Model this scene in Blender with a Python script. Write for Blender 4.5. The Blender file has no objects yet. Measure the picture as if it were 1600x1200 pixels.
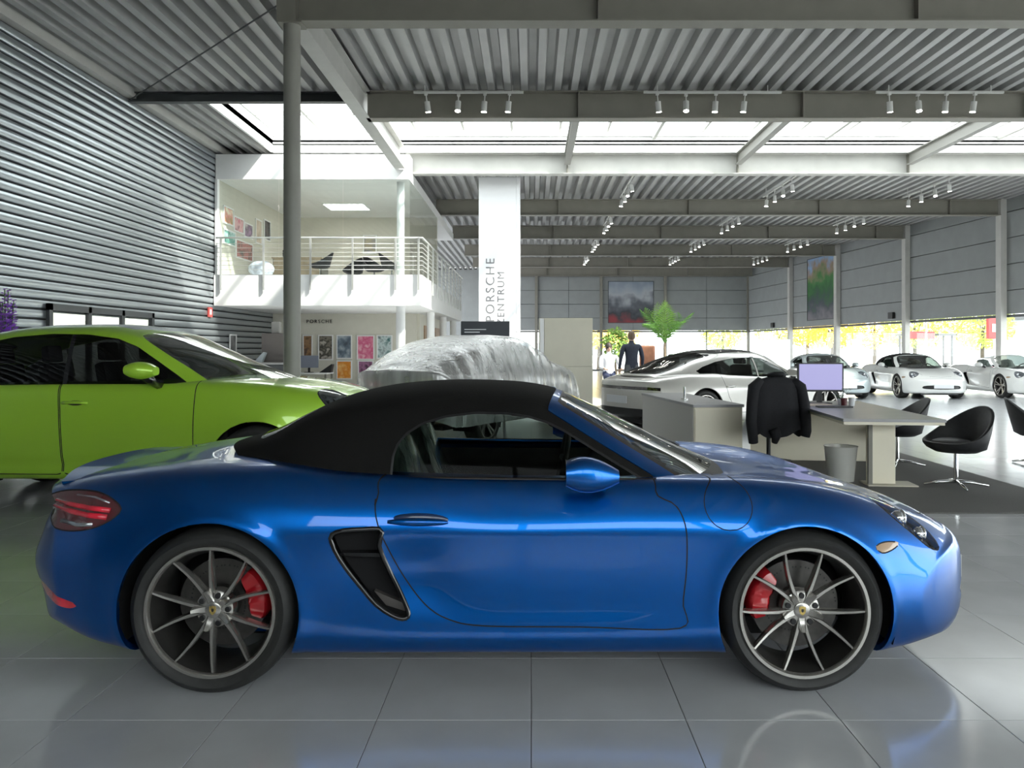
import bpy, bmesh, math, random
import numpy as np
from mathutils import Vector, Matrix
from mathutils.bvhtree import BVHTree

random.seed(7)
rng = np.random.default_rng(7)
SC = bpy.context.scene
COL = SC.collection
PI = math.pi

# ------------------------------------------------------------------ camera, world, sun, exposure
cam_data = bpy.data.cameras.new('camera')
cam = bpy.data.objects.new('camera', cam_data)
COL.objects.link(cam)
cam.location = (0, 0, 1.44)
cam.rotation_euler = (PI / 2, 0, 0)
cam_data.sensor_width = 36
cam_data.lens = 36 * 1209 / 1600
cam_data.shift_x = -30 / 1600
cam_data.shift_y = -55 / 1600
cam_data.clip_end = 400
cam_data.clip_start = 0.05
SC.camera = cam

world = bpy.data.worlds.new('overcast_sky')
SC.world = world
world.use_nodes = True
wn = world.node_tree.nodes['Background']
wn.inputs[0].default_value = (0.93, 0.97, 1.0, 1)
wn.inputs[1].default_value = 5.0

sun_data = bpy.data.lights.new('sun', 'SUN')
sun_data.energy = 11.0
sun_data.angle = 0.035
sun_data.color = (1.0, 0.96, 0.88)
sun = bpy.data.objects.new('sun', sun_data)
COL.objects.link(sun)
sun.rotation_euler = Vector((-0.80, 0.48, -1.0)).to_track_quat('-Z', 'Y').to_euler()

SC.view_settings.view_transform = 'Standard'
SC.view_settings.look = 'None'
SC.view_settings.gamma = 1.0
SC.view_settings.exposure = 0.25
SC.view_settings.use_curve_mapping = False
SC.cycles.max_bounces = 10
SC.cycles.diffuse_bounces = 5
SC.cycles.glossy_bounces = 4
SC.cycles.transparent_max_bounces = 16
SC.cycles.sample_clamp_indirect = 6.0
SC.cycles.caustics_reflective = False
SC.cycles.caustics_refractive = False

# ------------------------------------------------------------------ helpers
MATS = {}

def mat(name, col, rough=0.5, metal=0.0, coat=0.0, spec=0.5, noise=0.0, nscale=8.0, bump=0.0, emit=None, estr=0.0, stretch=None, coat_rough=0.03):
    """Principled material; noise = colour variation, bump = fine relief."""
    if name in MATS:
        return MATS[name]
    m = bpy.data.materials.new(name)
    m.use_nodes = True
    nt = m.node_tree
    b = nt.nodes['Principled BSDF']
    b.inputs['Base Color'].default_value = (*col, 1)
    b.inputs['Roughness'].default_value = rough
    b.inputs['Metallic'].default_value = metal
    b.inputs['Coat Weight'].default_value = coat
    b.inputs['Coat Roughness'].default_value = coat_rough
    b.inputs['Specular IOR Level'].default_value = spec
    if emit:
        b.inputs['Emission Color'].default_value = (*emit, 1)
        b.inputs['Emission Strength'].default_value = estr
    if noise or bump:
        tc = nt.nodes.new('ShaderNodeTexCoord')
        nz = nt.nodes.new('ShaderNodeTexNoise')
        nz.inputs['Scale'].default_value = nscale
        nz.inputs['Detail'].default_value = 4
        src = tc.outputs['Object']
        if stretch:
            mp = nt.nodes.new('ShaderNodeMapping')
            mp.inputs['Scale'].default_value = stretch
            nt.links.new(src, mp.inputs[0])
            src = mp.outputs[0]
        nt.links.new(src, nz.inputs['Vector'])
        if noise:
            r = nt.nodes.new('ShaderNodeValToRGB')
            r.color_ramp.elements[0].position = 0.3
            r.color_ramp.elements[1].position = 0.7
            r.color_ramp.elements[0].color = (*[c * (1 - noise) for c in col], 1)
            r.color_ramp.elements[1].color = (*[min(1, c * (1 + noise)) for c in col], 1)
            nt.links.new(nz.outputs['Fac'], r.inputs[0])
            nt.links.new(r.outputs[0], b.inputs['Base Color'])
        if bump:
            bp = nt.nodes.new('ShaderNodeBump')
            bp.inputs['Strength'].default_value = bump
            bp.inputs['Distance'].default_value = 0.01
            nt.links.new(nz.outputs['Fac'], bp.inputs['Height'])
            nt.links.new(bp.outputs[0], b.inputs['Normal'])
    MATS[name] = m
    return m

def glass(name, tint=(1, 1, 1), refl=0.1, rough=0.0, body=None, bodyfac=0.0, streak=False, fres=0.9):
    """Thin glass or film: see-through (tinted) mixed with a mirror by fresnel and, if wanted, a milky body."""
    if name in MATS:
        return MATS[name]
    m = bpy.data.materials.new(name)
    m.use_nodes = True
    nt = m.node_tree
    nt.nodes.clear()
    out = nt.nodes.new('ShaderNodeOutputMaterial')
    tr = nt.nodes.new('ShaderNodeBsdfTransparent')
    tr.inputs[0].default_value = (*tint, 1)
    gl = nt.nodes.new('ShaderNodeBsdfGlossy')
    gl.inputs['Roughness'].default_value = rough
    fr = nt.nodes.new('ShaderNodeFresnel')
    fr.inputs[0].default_value = 1.45
    mm = nt.nodes.new('ShaderNodeMath')
    mm.operation = 'MULTIPLY_ADD'
    mm.inputs[1].default_value = fres
    mm.inputs[2].default_value = refl
    # only the face turned to the ray reflects (no total reflection at the far face of a thin pane)
    geo = nt.nodes.new('ShaderNodeNewGeometry')
    inv = nt.nodes.new('ShaderNodeMath'); inv.operation = 'SUBTRACT'; inv.inputs[0].default_value = 1.0
    nt.links.new(geo.outputs['Backfacing'], inv.inputs[1])
    front = nt.nodes.new('ShaderNodeMath'); front.operation = 'MULTIPLY'
    nt.links.new(fr.outputs[0], front.inputs[0]); nt.links.new(inv.outputs[0], front.inputs[1])
    nt.links.new(front.outputs[0], mm.inputs[0])
    mx = nt.nodes.new('ShaderNodeMixShader')
    nt.links.new(mm.outputs[0], mx.inputs[0])
    base = tr
    if body:
        df = nt.nodes.new('ShaderNodeBsdfDiffuse')
        df.inputs[0].default_value = (*body, 1)
        m2 = nt.nodes.new('ShaderNodeMixShader')
        m2.inputs[0].default_value = bodyfac
        nt.links.new(tr.outputs[0], m2.inputs[1])
        nt.links.new(df.outputs[0], m2.inputs[2])
        if streak:
            tc = nt.nodes.new('ShaderNodeTexCoord')
            mp = nt.nodes.new('ShaderNodeMapping')
            mp.inputs['Scale'].default_value = (2.2, 2.2, 0.35)
            nz = nt.nodes.new('ShaderNodeTexNoise')
            nz.inputs['Scale'].default_value = 3
            nz.inputs['Detail'].default_value = 2.5
            rp = nt.nodes.new('ShaderNodeMapRange')
            rp.inputs[1].default_value = 0.35
            rp.inputs[2].default_value = 0.65
            rp.inputs[3].default_value = bodyfac * 0.8
            rp.inputs[4].default_value = min(1, bodyfac * 1.2)
            nt.links.new(tc.outputs['Object'], mp.inputs[0])
            nt.links.new(mp.outputs[0], nz.inputs['Vector'])
            nt.links.new(nz.outputs['Fac'], rp.inputs[0])
            nt.links.new(rp.outputs[0], m2.inputs[0])
            # fine drawn folds of the sheet
            mp2 = nt.nodes.new('ShaderNodeMapping'); mp2.inputs['Scale'].default_value = (13, 13, 1.3)
            nz2 = nt.nodes.new('ShaderNodeTexNoise'); nz2.inputs['Scale'].default_value = 1.6; nz2.inputs['Detail'].default_value = 3
            bp = nt.nodes.new('ShaderNodeBump'); bp.inputs['Strength'].default_value = .35; bp.inputs['Distance'].default_value = .05
            nt.links.new(tc.outputs['Object'], mp2.inputs[0]); nt.links.new(mp2.outputs[0], nz2.inputs['Vector'])
            nt.links.new(nz2.outputs['Fac'], bp.inputs['Height'])
            nt.links.new(bp.outputs[0], gl.inputs['Normal']); nt.links.new(bp.outputs[0], df.inputs['Normal'])
        base = m2
    nt.links.new(base.outputs[0], mx.inputs[1])
    nt.links.new(gl.outputs[0], mx.inputs[2])
    nt.links.new(mx.outputs[0], out.inputs[0])
    MATS[name] = m
    return m

def tag(o, label=None, cat=None, group=None, kind=None):
    if label: o['label'] = label
    if cat: o['category'] = cat
    if group: o['group'] = group
    if kind: o['kind'] = kind
    return o

def thing(name, label, cat, loc=(0, 0, 0), rz=0.0, group=None):
    o = bpy.data.objects.new(name, None)
    COL.objects.link(o)
    o.empty_display_size = 0.2
    o.location = loc
    o.rotation_euler = (0, 0, rz)
    return tag(o, label, cat, group)

def link(name, me, parent=None, loc=None, rot=None):
    o = bpy.data.objects.new(name, me)
    COL.objects.link(o)
    if parent is not None: o.parent = parent
    if loc is not None: o.location = loc
    if rot is not None: o.rotation_euler = rot
    return o

def tree_copy(o, parent=None):
    c = o.copy()
    COL.objects.link(c)
    c.parent = parent
    for ch in list(o.children):
        tree_copy(ch, c)
    return c

class MB:
    """Collects simple solids into one mesh."""
    def __init__(s):
        s.v = []; s.f = []; s.m = []
    def add(s, vs, fs, mi=0):
        b = len(s.v)
        s.v += [tuple(p) for p in vs]
        s.f += [tuple(b + i for i in f) for f in fs]
        s.m += [mi] * len(fs)
        return s
    def box(s, x0, x1, y0, y1, z0, z1, mi=0, M=None):
        vs = [Vector((x, y, z)) for z in (z0, z1) for y in (y0, y1) for x in (x0, x1)]
        if M is not None: vs = [M @ v for v in vs]
        return s.add(vs, [(0, 2, 3, 1), (4, 5, 7, 6), (0, 1, 5, 4), (2, 6, 7, 3), (0, 4, 6, 2), (1, 3, 7, 5)], mi)
    def cyl(s, p0, p1, r0, r1=None, n=16, mi=0, caps=True):
        r1 = r0 if r1 is None else r1
        p0 = Vector(p0); p1 = Vector(p1)
        d = (p1 - p0).normalized()
        a = d.orthogonal().normalized(); b = d.cross(a)
        vs = []
        for p, r in ((p0, r0), (p1, r1)):
            for i in range(n):
                t = 2 * PI * i / n
                vs.append(p + (a * math.cos(t) + b * math.sin(t)) * r)
        fs = [(i, (i + 1) % n, n + (i + 1) % n, n + i) for i in range(n)]
        if caps: fs += [tuple(range(n - 1, -1, -1)), tuple(range(n, 2 * n))]
        return s.add(vs, fs, mi)
    def tube(s, pts, r, n=8, mi=0, closed=False):
        pts = [Vector(p) for p in pts]
        k = len(pts)
        rs = r if isinstance(r, (list, tuple)) else [r] * k
        vs = []; a = None
        for i, p in enumerate(pts):
            q0 = pts[i - 1] if (i or closed) else p
            q1 = pts[(i + 1) % k] if (i < k - 1 or closed) else p
            d = (q1 - q0).normalized()
            a = d.orthogonal().normalized() if a is None else (a - d * a.dot(d)).normalized()
            b = d.cross(a)
            for j in range(n):
                t = 2 * PI * j / n
                vs.append(p + (a * math.cos(t) + b * math.sin(t)) * rs[i])
        fs = []
        for i in range(k if closed else k - 1):
            i2 = (i + 1) % k
            fs += [(i * n + j, i * n + (j + 1) % n, i2 * n + (j + 1) % n, i2 * n + j) for j in range(n)]
        if not closed: fs += [tuple(range(n - 1, -1, -1)), tuple((k - 1) * n + j for j in range(n))]
        return s.add(vs, fs, mi)
    def lathe(s, prof, axis='y', n=48, mi=0, c=(0, 0, 0), closed=False):
        """prof: list of (along, radius)."""
        vs = []
        for (h, r) in prof:
            for j in range(n):
                t = 2 * PI * j / n
                u, w = r * math.cos(t), r * math.sin(t)
                p = (u, h, w) if axis == 'y' else ((u, w, h) if axis == 'z' else (h, u, w))
                vs.append((p[0] + c[0], p[1] + c[1], p[2] + c[2]))
        k = len(prof); fs = []
        for i in range(k if closed else k - 1):
            i2 = (i + 1) % k
            fs += [(i * n + j, i2 * n + j, i2 * n + (j + 1) % n, i * n + (j + 1) % n) for j in range(n)]
        return s.add(vs, fs, mi)
    def prism(s, poly, h0, h1, plane='xz', mi=0):
        """Extrude a polygon given in a plane between two heights of the third axis."""
        def P(u, w, h):
            return {'xz': (u, h, w), 'xy': (u, w, h), 'yz': (h, u, w)}[plane]
        n = len(poly)
        vs = [P(u, w, h0) for u, w in poly] + [P(u, w, h1) for u, w in poly]
        fs = [(i, (i + 1) % n, n + (i + 1) % n, n + i) for i in range(n)]
        fs += [tuple(range(n - 1, -1, -1)), tuple(range(n, 2 * n))]
        return s.add(vs, fs, mi)
    def sphere(s, c, r, n=16, k=10, mi=0):
        r = r if isinstance(r, (tuple, list)) else (r, r, r)
        vs = []
        for i in range(k + 1):
            ph = PI * i / k
            for j in range(n):
                t = 2 * PI * j / n
                vs.append((c[0] + r[0] * math.sin(ph) * math.cos(t), c[1] + r[1] * math.sin(ph) * math.sin(t), c[2] + r[2] * math.cos(ph)))
        fs = [(i * n + j, (i + 1) * n + j, (i + 1) * n + (j + 1) % n, i * n + (j + 1) % n) for i in range(k) for j in range(n)]
        return s.add(vs, fs, mi)
    def mesh(s, name, mats, smooth=False, fix=True, bevel=0.0):
        me = bpy.data.meshes.new(name)
        me.from_pydata(s.v, [], s.f)
        mats = mats if isinstance(mats, (list, tuple)) else [mats]
        for m in mats: me.materials.append(m)
        if len(mats) > 1:
            me.polygons.foreach_set('material_index', s.m)
        if fix or bevel:
            bm = bmesh.new(); bm.from_mesh(me)
            bmesh.ops.remove_doubles(bm, verts=bm.verts, dist=1e-6)
            if fix: bmesh.ops.recalc_face_normals(bm, faces=bm.faces)
            if bevel:
                es = [e for e in bm.edges if len(e.link_faces) == 2 and e.calc_face_angle(0) > 0.6]
                bmesh.ops.bevel(bm, geom=es, offset=bevel, segments=2, affect='EDGES', profile=0.6, clamp_overlap=True)
            bm.to_mesh(me); bm.free()
        if smooth is True:
            me.polygons.foreach_set('use_smooth', [True] * len(me.polygons))
        elif smooth:
            me.polygons.foreach_set('use_smooth', [True] * len(me.polygons))
            me.set_sharp_from_angle(angle=smooth)
        me.update()
        return me
    def obj(s, name, mats, parent=None, smooth=False, loc=None, rot=None, bevel=0.0):
        return link(name, s.mesh(name, mats, smooth, bevel=bevel), parent, loc, rot)

def struct(o):
    o['kind'] = 'structure'
    return o

def text_mesh(body, size, depth, align='CENTER', space=1.0):
    cu = bpy.data.curves.new('lettering', 'FONT')
    cu.body = body; cu.size = size; cu.extrude = depth
    cu.align_x = align; cu.align_y = 'CENTER'; cu.space_character = space
    o = bpy.data.objects.new('tmp', cu)
    COL.objects.link(o)
    dg = bpy.context.evaluated_depsgraph_get()
    me = bpy.data.meshes.new_from_object(o.evaluated_get(dg))
    bpy.data.objects.remove(o)
    return me
# ------------------------------------------------------------------ car body toolkit
def pchip(keys):
    xs = np.array([k[0] for k in keys], float); ys = np.array([k[1] for k in keys], float)
    o = np.argsort(xs); xs = xs[o]; ys = ys[o]
    if len(xs) == 1:
        return lambda x: np.full_like(np.asarray(x, float), ys[0])
    h = np.diff(xs); d = np.diff(ys) / h
    m = np.zeros_like(ys)
    m[0] = d[0]; m[-1] = d[-1]
    for i in range(1, len(xs) - 1):
        if d[i - 1] * d[i] > 0:
            w1 = 2 * h[i] + h[i - 1]; w2 = h[i] + 2 * h[i - 1]
            m[i] = (w1 + w2) / (w1 / d[i - 1] + w2 / d[i])
    def f(x):
        x = np.asarray(x, float)
        i = np.clip(np.searchsorted(xs, x) - 1, 0, len(xs) - 2)
        t = (x - xs[i]) / h[i]
        t = np.clip(t, 0, 1)
        return ((1 + 2 * t) * (1 - t) ** 2 * ys[i] + t * (1 - t) ** 2 * h[i] * m[i] + t * t * (3 - 2 * t) * ys[i + 1] + t * t * (t - 1) * h[i] * m[i + 1])
    return f

def smooth_keys(keys, st, sig):
    f = pchip(keys)
    lo, hi = st[0], st[-1]
    dx = 0.01
    g = np.arange(lo - 0.4, hi + 0.4, dx)
    v = f(g)
    s0 = (f(np.array([lo + 0.02])) - f(np.array([lo])))[0] / 0.02
    s1 = (f(np.array([hi])) - f(np.array([hi - 0.02])))[0] / 0.02
    v = np.where(g < lo, f(np.array([lo]))[0] + s0 * (g - lo), v)
    v = np.where(g > hi, f(np.array([hi]))[0] + s1 * (g - hi), v)
    k = np.arange(-int(4 * sig / dx), int(4 * sig / dx) + 1) * dx
    w = np.exp(-k * k / (2 * sig * sig)); w /= w.sum()
    return np.interp(st, g, np.convolve(v, w, mode='same'))

def catmull(P, n, open_bottom=False):
    """P: (ns, k, 2) control points per station; returns (ns, m, 2), n samples per span."""
    ns, k, _ = P.shape
    Q = np.concatenate([2 * P[:, :1] - P[:, 1:2], P, 2 * P[:, -1:] - P[:, -2:-1]], 1)
    # mirror end tangents about the centre plane (y -> -y) so that hood and roof are smooth across it
    if not open_bottom: Q[:, 0] = P[:, 1] * np.array([-1, 1])
    Q[:, -1] = P[:, -2] * np.array([-1, 1])
    out = []
    for i in range(k - 1):
        p0, p1, p2, p3 = Q[:, i], Q[:, i + 1], Q[:, i + 2], Q[:, i + 3]
        def kn(a, b): return np.sqrt(np.maximum(np.linalg.norm(b - a, axis=1), 1e-5))[:, None]
        t01, t12, t23 = kn(p0, p1), kn(p1, p2), kn(p2, p3)
        m1 = t12 * ((p1 - p0) / t01 - (p2 - p0) / (t01 + t12) + (p2 - p1) / t12)
        m2 = t12 * ((p2 - p1) / t12 - (p3 - p1) / (t12 + t23) + (p3 - p2) / t23)
        for j in range(n):
            t = j / n
            out.append((2 * t ** 3 - 3 * t ** 2 + 1) * p1 + (t ** 3 - 2 * t ** 2 + t) * m1 + (-2 * t ** 3 + 3 * t ** 2) * p2 + (t ** 3 - t ** 2) * m2)
    out.append(P[:, -1])
    return np.stack(out, 1)

def loft(lines, s0, s1, ds=0.03, n=4, sig=0.05, warp_f=None, warp_r=None, cap_f=None, cap_r=None, disp=None, relax=2, open_bottom=False):
    """Half body (y >= 0) as a grid (stations x section points).
    warp = (amount, exponent, y reference, start station): bends the ends round in plan."""
    st = np.linspace(s0, s1, int(round((s1 - s0) / ds)) + 1)
    P = np.stack([np.stack([smooth_keys(L[0], st, sig), smooth_keys(L[1], st, sig)], 1) for L in lines], 1)
    P[:, :, 0] = np.maximum(P[:, :, 0], 0)
    if not open_bottom: P[:, 0, 0] = 0
    P[:, -1, 0] = 0
    S = catmull(P, n, open_bottom)
    for _ in range(relax):
        S[:, 1:-1] = 0.5 * S[:, 1:-1] + 0.25 * (S[:, :-2] + S[:, 2:])
    X = np.repeat(st[:, None], S.shape[1], 1)
    G = np.concatenate([X[:, :, None], S], 2)
    def caps(G, spec, end):
        b, m = spec
        ring = G[-1] if end > 0 else G[0]
        zc = 0.5 * (ring[:, 2].min() + ring[:, 2].max())
        rs = []
        for j in range(1, m + 1):
            t = 1 - math.cos(0.5 * PI * j / m)
            sc = max(1 - t, 0.0)
            r = ring.copy()
            r[:, 1] = ring[:, 1] * (sc if j < m else 0.0)
            r[:, 2] = zc + (ring[:, 2] - zc) * (0.06 + 0.94 * sc)
            r[:, 0] = ring[:, 0] + end * b * math.sqrt(max(0, 1 - sc ** 2))
            rs.append(r)
        rs = np.stack(rs)
        return np.concatenate([G, rs]) if end > 0 else np.concatenate([rs[::-1], G])
    if cap_f: G = caps(G, cap_f, 1)
    if cap_r: G = caps(G, cap_r, -1)
    for wp, sg in ((warp_f, 1), (warp_r, -1)):
        if wp:
            a, p, yr, w0 = wp
            end = s1 if sg > 0 else -s0
            t = np.clip((sg * G[:, :, 0] - w0) / (end - w0), 0, 1.15) ** 2
            G[:, :, 0] -= sg * a * t * (G[:, :, 1] / yr) ** p
    if disp is not None:
        G = disp(G)
    return G

def grid_bm(G):
    bm = bmesh.new()
    ns, k, _ = G.shape
    V = [[bm.verts.new(G[i, j]) for j in range(k)] for i in range(ns)]
    for i in range(ns - 1):
        for j in range(k - 1):
            try: bm.faces.new((V[i][j], V[i][j + 1], V[i + 1][j + 1], V[i + 1][j]))
            except ValueError: pass
    bmesh.ops.remove_doubles(bm, verts=bm.verts, dist=1e-5)
    bmesh.ops.dissolve_degenerate(bm, edges=bm.edges, dist=1e-6)
    bmesh.ops.recalc_face_normals(bm, faces=bm.faces)
    # outwards: the mean of normal.y over high y must be positive
    s = sum(f.normal.y * f.calc_area() for f in bm.faces if f.calc_center_median().y > 0.5)
    if s < 0: bmesh.ops.reverse_faces(bm, faces=bm.faces)
    return bm

def resample(poly, n=6):
    """Closed Catmull-Rom through the points, so outlines are rounded."""
    P = np.array(poly, float); k = len(P); out = []
    for i in range(k):
        p0, p1, p2, p3 = P[i - 1], P[i], P[(i + 1) % k], P[(i + 2) % k]
        for j in range(n):
            t = j / n
            out.append(0.5 * (2 * p1 + (p2 - p0) * t + (2 * p0 - 5 * p1 + 4 * p2 - p3) * t * t + (3 * p1 - p0 - 3 * p2 + p3) * t ** 3))
    return np.array(out)

def sdf_poly(poly, ax=(0, 2)):
    A = np.array(poly, float); B = np.roll(A, -1, 0)
    def g(co):
        p = co[:, list(ax)]
        d2 = np.full(len(p), 1e9); ins = np.zeros(len(p), bool)
        for a, b in zip(A, B):
            e = b - a; w = p - a
            t = np.clip((w @ e) / max(e @ e, 1e-12), 0, 1)
            q = w - t[:, None] * e
            d2 = np.minimum(d2, (q * q).sum(1))
            c1 = p[:, 1] >= a[1]; c2 = p[:, 1] < b[1]; c3 = e[0] * w[:, 1] > e[1] * w[:, 0]
            ins ^= ((c1 & c2 & c3) | (~c1 & ~c2 & ~c3))
        d = np.sqrt(d2)
        return np.where(ins, -d, d)
    return g

def sdf_circle(cx, cz, r):
    return lambda co: np.hypot(co[:, 0] - cx, co[:, 2] - cz) - r

def sdf_line(p, q, ax=(0, 2)):
    """Positive to the left of p -> q."""
    p = np.array(p, float); q = np.array(q, float); e = (q - p) / np.linalg.norm(q - p)
    return lambda co: e[0] * (co[:, ax[1]] - p[1]) - e[1] * (co[:, ax[0]] - p[0])

def both(*gs): return lambda co: np.max([g(co) for g in gs], 0)
def either(*gs): return lambda co: np.min([g(co) for g in gs], 0)
def shift(g, d): return lambda co: g(co) - d
def neg(g): return lambda co: -g(co)
def y_over(y0): return lambda co: y0 - co[:, 1]
def y_under(y0): return lambda co: co[:, 1] - y0
def z_over(z0): return lambda co: z0 - co[:, 2]
def z_under(z0): return lambda co: co[:, 2] - z0
def x_over(x0): return lambda co: x0 - co[:, 0]
def x_under(x0): return lambda co: co[:, 0] - x0

def cut(bm, g):
    bm.verts.index_update(); bm.verts.ensure_lookup_table()
    co = np.array([v.co[:] for v in bm.verts])
    val = g(co)
    val[np.abs(val) < 2e-4] = 0
    zero = {bm.verts[i] for i in np.nonzero(val == 0)[0]}
    es = [e for e in bm.edges if val[e.verts[0].index] * val[e.verts[1].index] < 0]
    new = []
    for e in es:
        a, b = e.verts
        ga, gb = val[a.index], val[b.index]
        t = ga / (ga - gb)
        # one secant step for curved outlines
        p = a.co.lerp(b.co, t)
        gm = g(np.array([p[:]]))[0]
        if gm * ga > 0: t2 = t + (1 - t) * gm / (gm - gb) if gm != gb else t
        elif gm * ga < 0: t2 = t * ga / (ga - gm)
        else: t2 = t
        new.append((e, a, min(0.98, max(0.02, t2))))
    nv = []
    for e, a, t in new:
        _, v = bmesh.utils.edge_split(e, a, t)
        nv.append(v); zero.add(v)
    fs = set()
    for v in nv: fs.update(v.link_faces)
    for v in list(zero): fs.update(v.link_faces)
    for f in fs:
        if not f.is_valid: continue
        zs = [v for v in f.verts if v in zero]
        if len(zs) < 2: continue
        for i in range(len(zs)):
            done = False
            for j in range(i + 1, len(zs)):
                a, b = zs[i], zs[j]
                if any(e.other_vert(a) is b for e in a.link_edges): continue
                try:
                    bmesh.utils.face_split(f, a, b); done = True
                except ValueError: pass
                break
            if done: break

def centres(bm):
    fs = list(bm.faces)
    return fs, np.array([f.calc_center_median()[:] for f in fs])

def split_regions(bm, regions, default='body', gap=0.0):
    """regions: list of (name, g, gapwidth). Cuts the outlines and returns {name: faces}; 'gap' collects panel gaps."""
    for name, g, w in regions:
        if w:
            cut(bm, shift(g, w)); cut(bm, shift(g, -w))
        else:
            cut(bm, g)
    fs, c = centres(bm)
    tagd = np.full(len(fs), default, dtype=object)
    for name, g, w in regions:
        v = g(c)
        if w:
            tagd[v < -w] = np.where(tagd[v < -w] == default, name, tagd[v < -w]) if name else tagd[v < -w]
            tagd[(np.abs(v) <= w) & (tagd != 'delete')] = 'gap'
        else:
            tagd[v < 0] = name
    out = {}
    for f, t in zip(fs, tagd): out.setdefault(t, []).append(f)
    return out

def vert_normals(bm):
    bm.normal_update()
    d = {}
    for v in bm.verts:
        n = v.normal.copy()
        if abs(v.co.y) < 1e-4:
            n.y = 0
            if n.length > 1e-6: n.normalize()
        d[v] = n
    return d

def emit_part(faces, nrm, name, mats, parent, sides='both', push=0.0, mi=None, thick=0.0, origin=None):
    """sides: 'both' = one mesh holding both halves, 'pair' = two objects (near side and mirrored far side).
    push moves the shell along its normals; thick turns the rim inwards."""
    objs = []
    fl = [f for f in faces if f.is_valid]
    if not fl: return objs
    idx = {}; vs = []; ns = []
    for f in fl:
        for v in f.verts:
            if v not in idx:
                idx[v] = len(vs); vs.append(v.co + nrm[v] * push); ns.append(nrm[v])
    fs = [tuple(idx[v] for v in f.verts) for f in fl]
    ms = [mi.get(f, 0) if mi else 0 for f in fl]
    if thick:
        cnt = {}
        for f in fs:
            for a, b in zip(f, f[1:] + f[:1]):
                cnt.setdefault((min(a, b), max(a, b)), []).append((a, b))
        dup = {}
        for k, l in cnt.items():
            if len(l) == 1:
                a, b = l[0]
                if abs(vs[a].y) < 1e-4 and abs(vs[b].y) < 1e-4: continue
                q = []
                for i in (a, b):
                    # rim vertices doubled so that the rim does not soften the outer shading
                    vs.append(vs[i].copy()); ns.append(None); q.append(len(vs) - 1)
                for i in (b, a):
                    vs.append(vs[i] - ns[i] * thick); ns.append(None); q.append(len(vs) - 1)
                n = (vs[q[1]] - vs[q[0]]).cross(vs[q[3]] - vs[q[0]])
                n = -n.normalized() if n.length > 1e-9 else Vector((0, 0, 1))
                for i in q: ns[i] = n
                fs.append((q[1], q[0], q[3], q[2])); ms.append(0)
    def build(vs, ns, fs, nm):
        me = bpy.data.meshes.new(nm)
        me.from_pydata([v[:] for v in vs], [], fs)
        for m in mats: me.materials.append(m)
        me.polygons.foreach_set('use_smooth', [True] * len(me.polygons))
        me.polygons.foreach_set('material_index', (ms if len(fs) == len(ms) else ms + ms))
        me.update()
        me.normals_split_custom_set_from_vertices([n[:] for n in ns])
        o = link(nm, me, parent)
        objs.append(o)
    def mir(L): return [Vector((p.x, -p.y, p.z)) for p in L]
    rf = [tuple(reversed(f)) for f in fs]
    if sides == 'pair':
        build(mir(vs), mir(ns), rf, name)
        build(vs, ns, fs, name)
    else:
        n = len(vs)
        build(list(vs) + mir(vs), list(ns) + mir(ns), fs + [tuple(i + n for i in f) for f in rf], name)
    return objs

def surf_y(bvh, x, z):
    h = bvh.ray_cast(Vector((x, 3, z)), Vector((0, -1, 0)))
    return h[0].y if h[0] else 0.85

def surf_z(bvh, x, y):
    h = bvh.ray_cast(Vector((x, y, 3)), Vector((0, 0, -1)))
    return h[0].z if h[0] else 0.8

def strip_on_side(bvh, pts, w, lift):
    """A thin raised moulding along (x, z) points on the car side (y > 0)."""
    mb = MB()
    P = []
    for x, z in pts:
        P.append((x, surf_y(bvh, x, z) + lift, z))
    mb.tube(P, w, n=6)
    return mb

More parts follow.
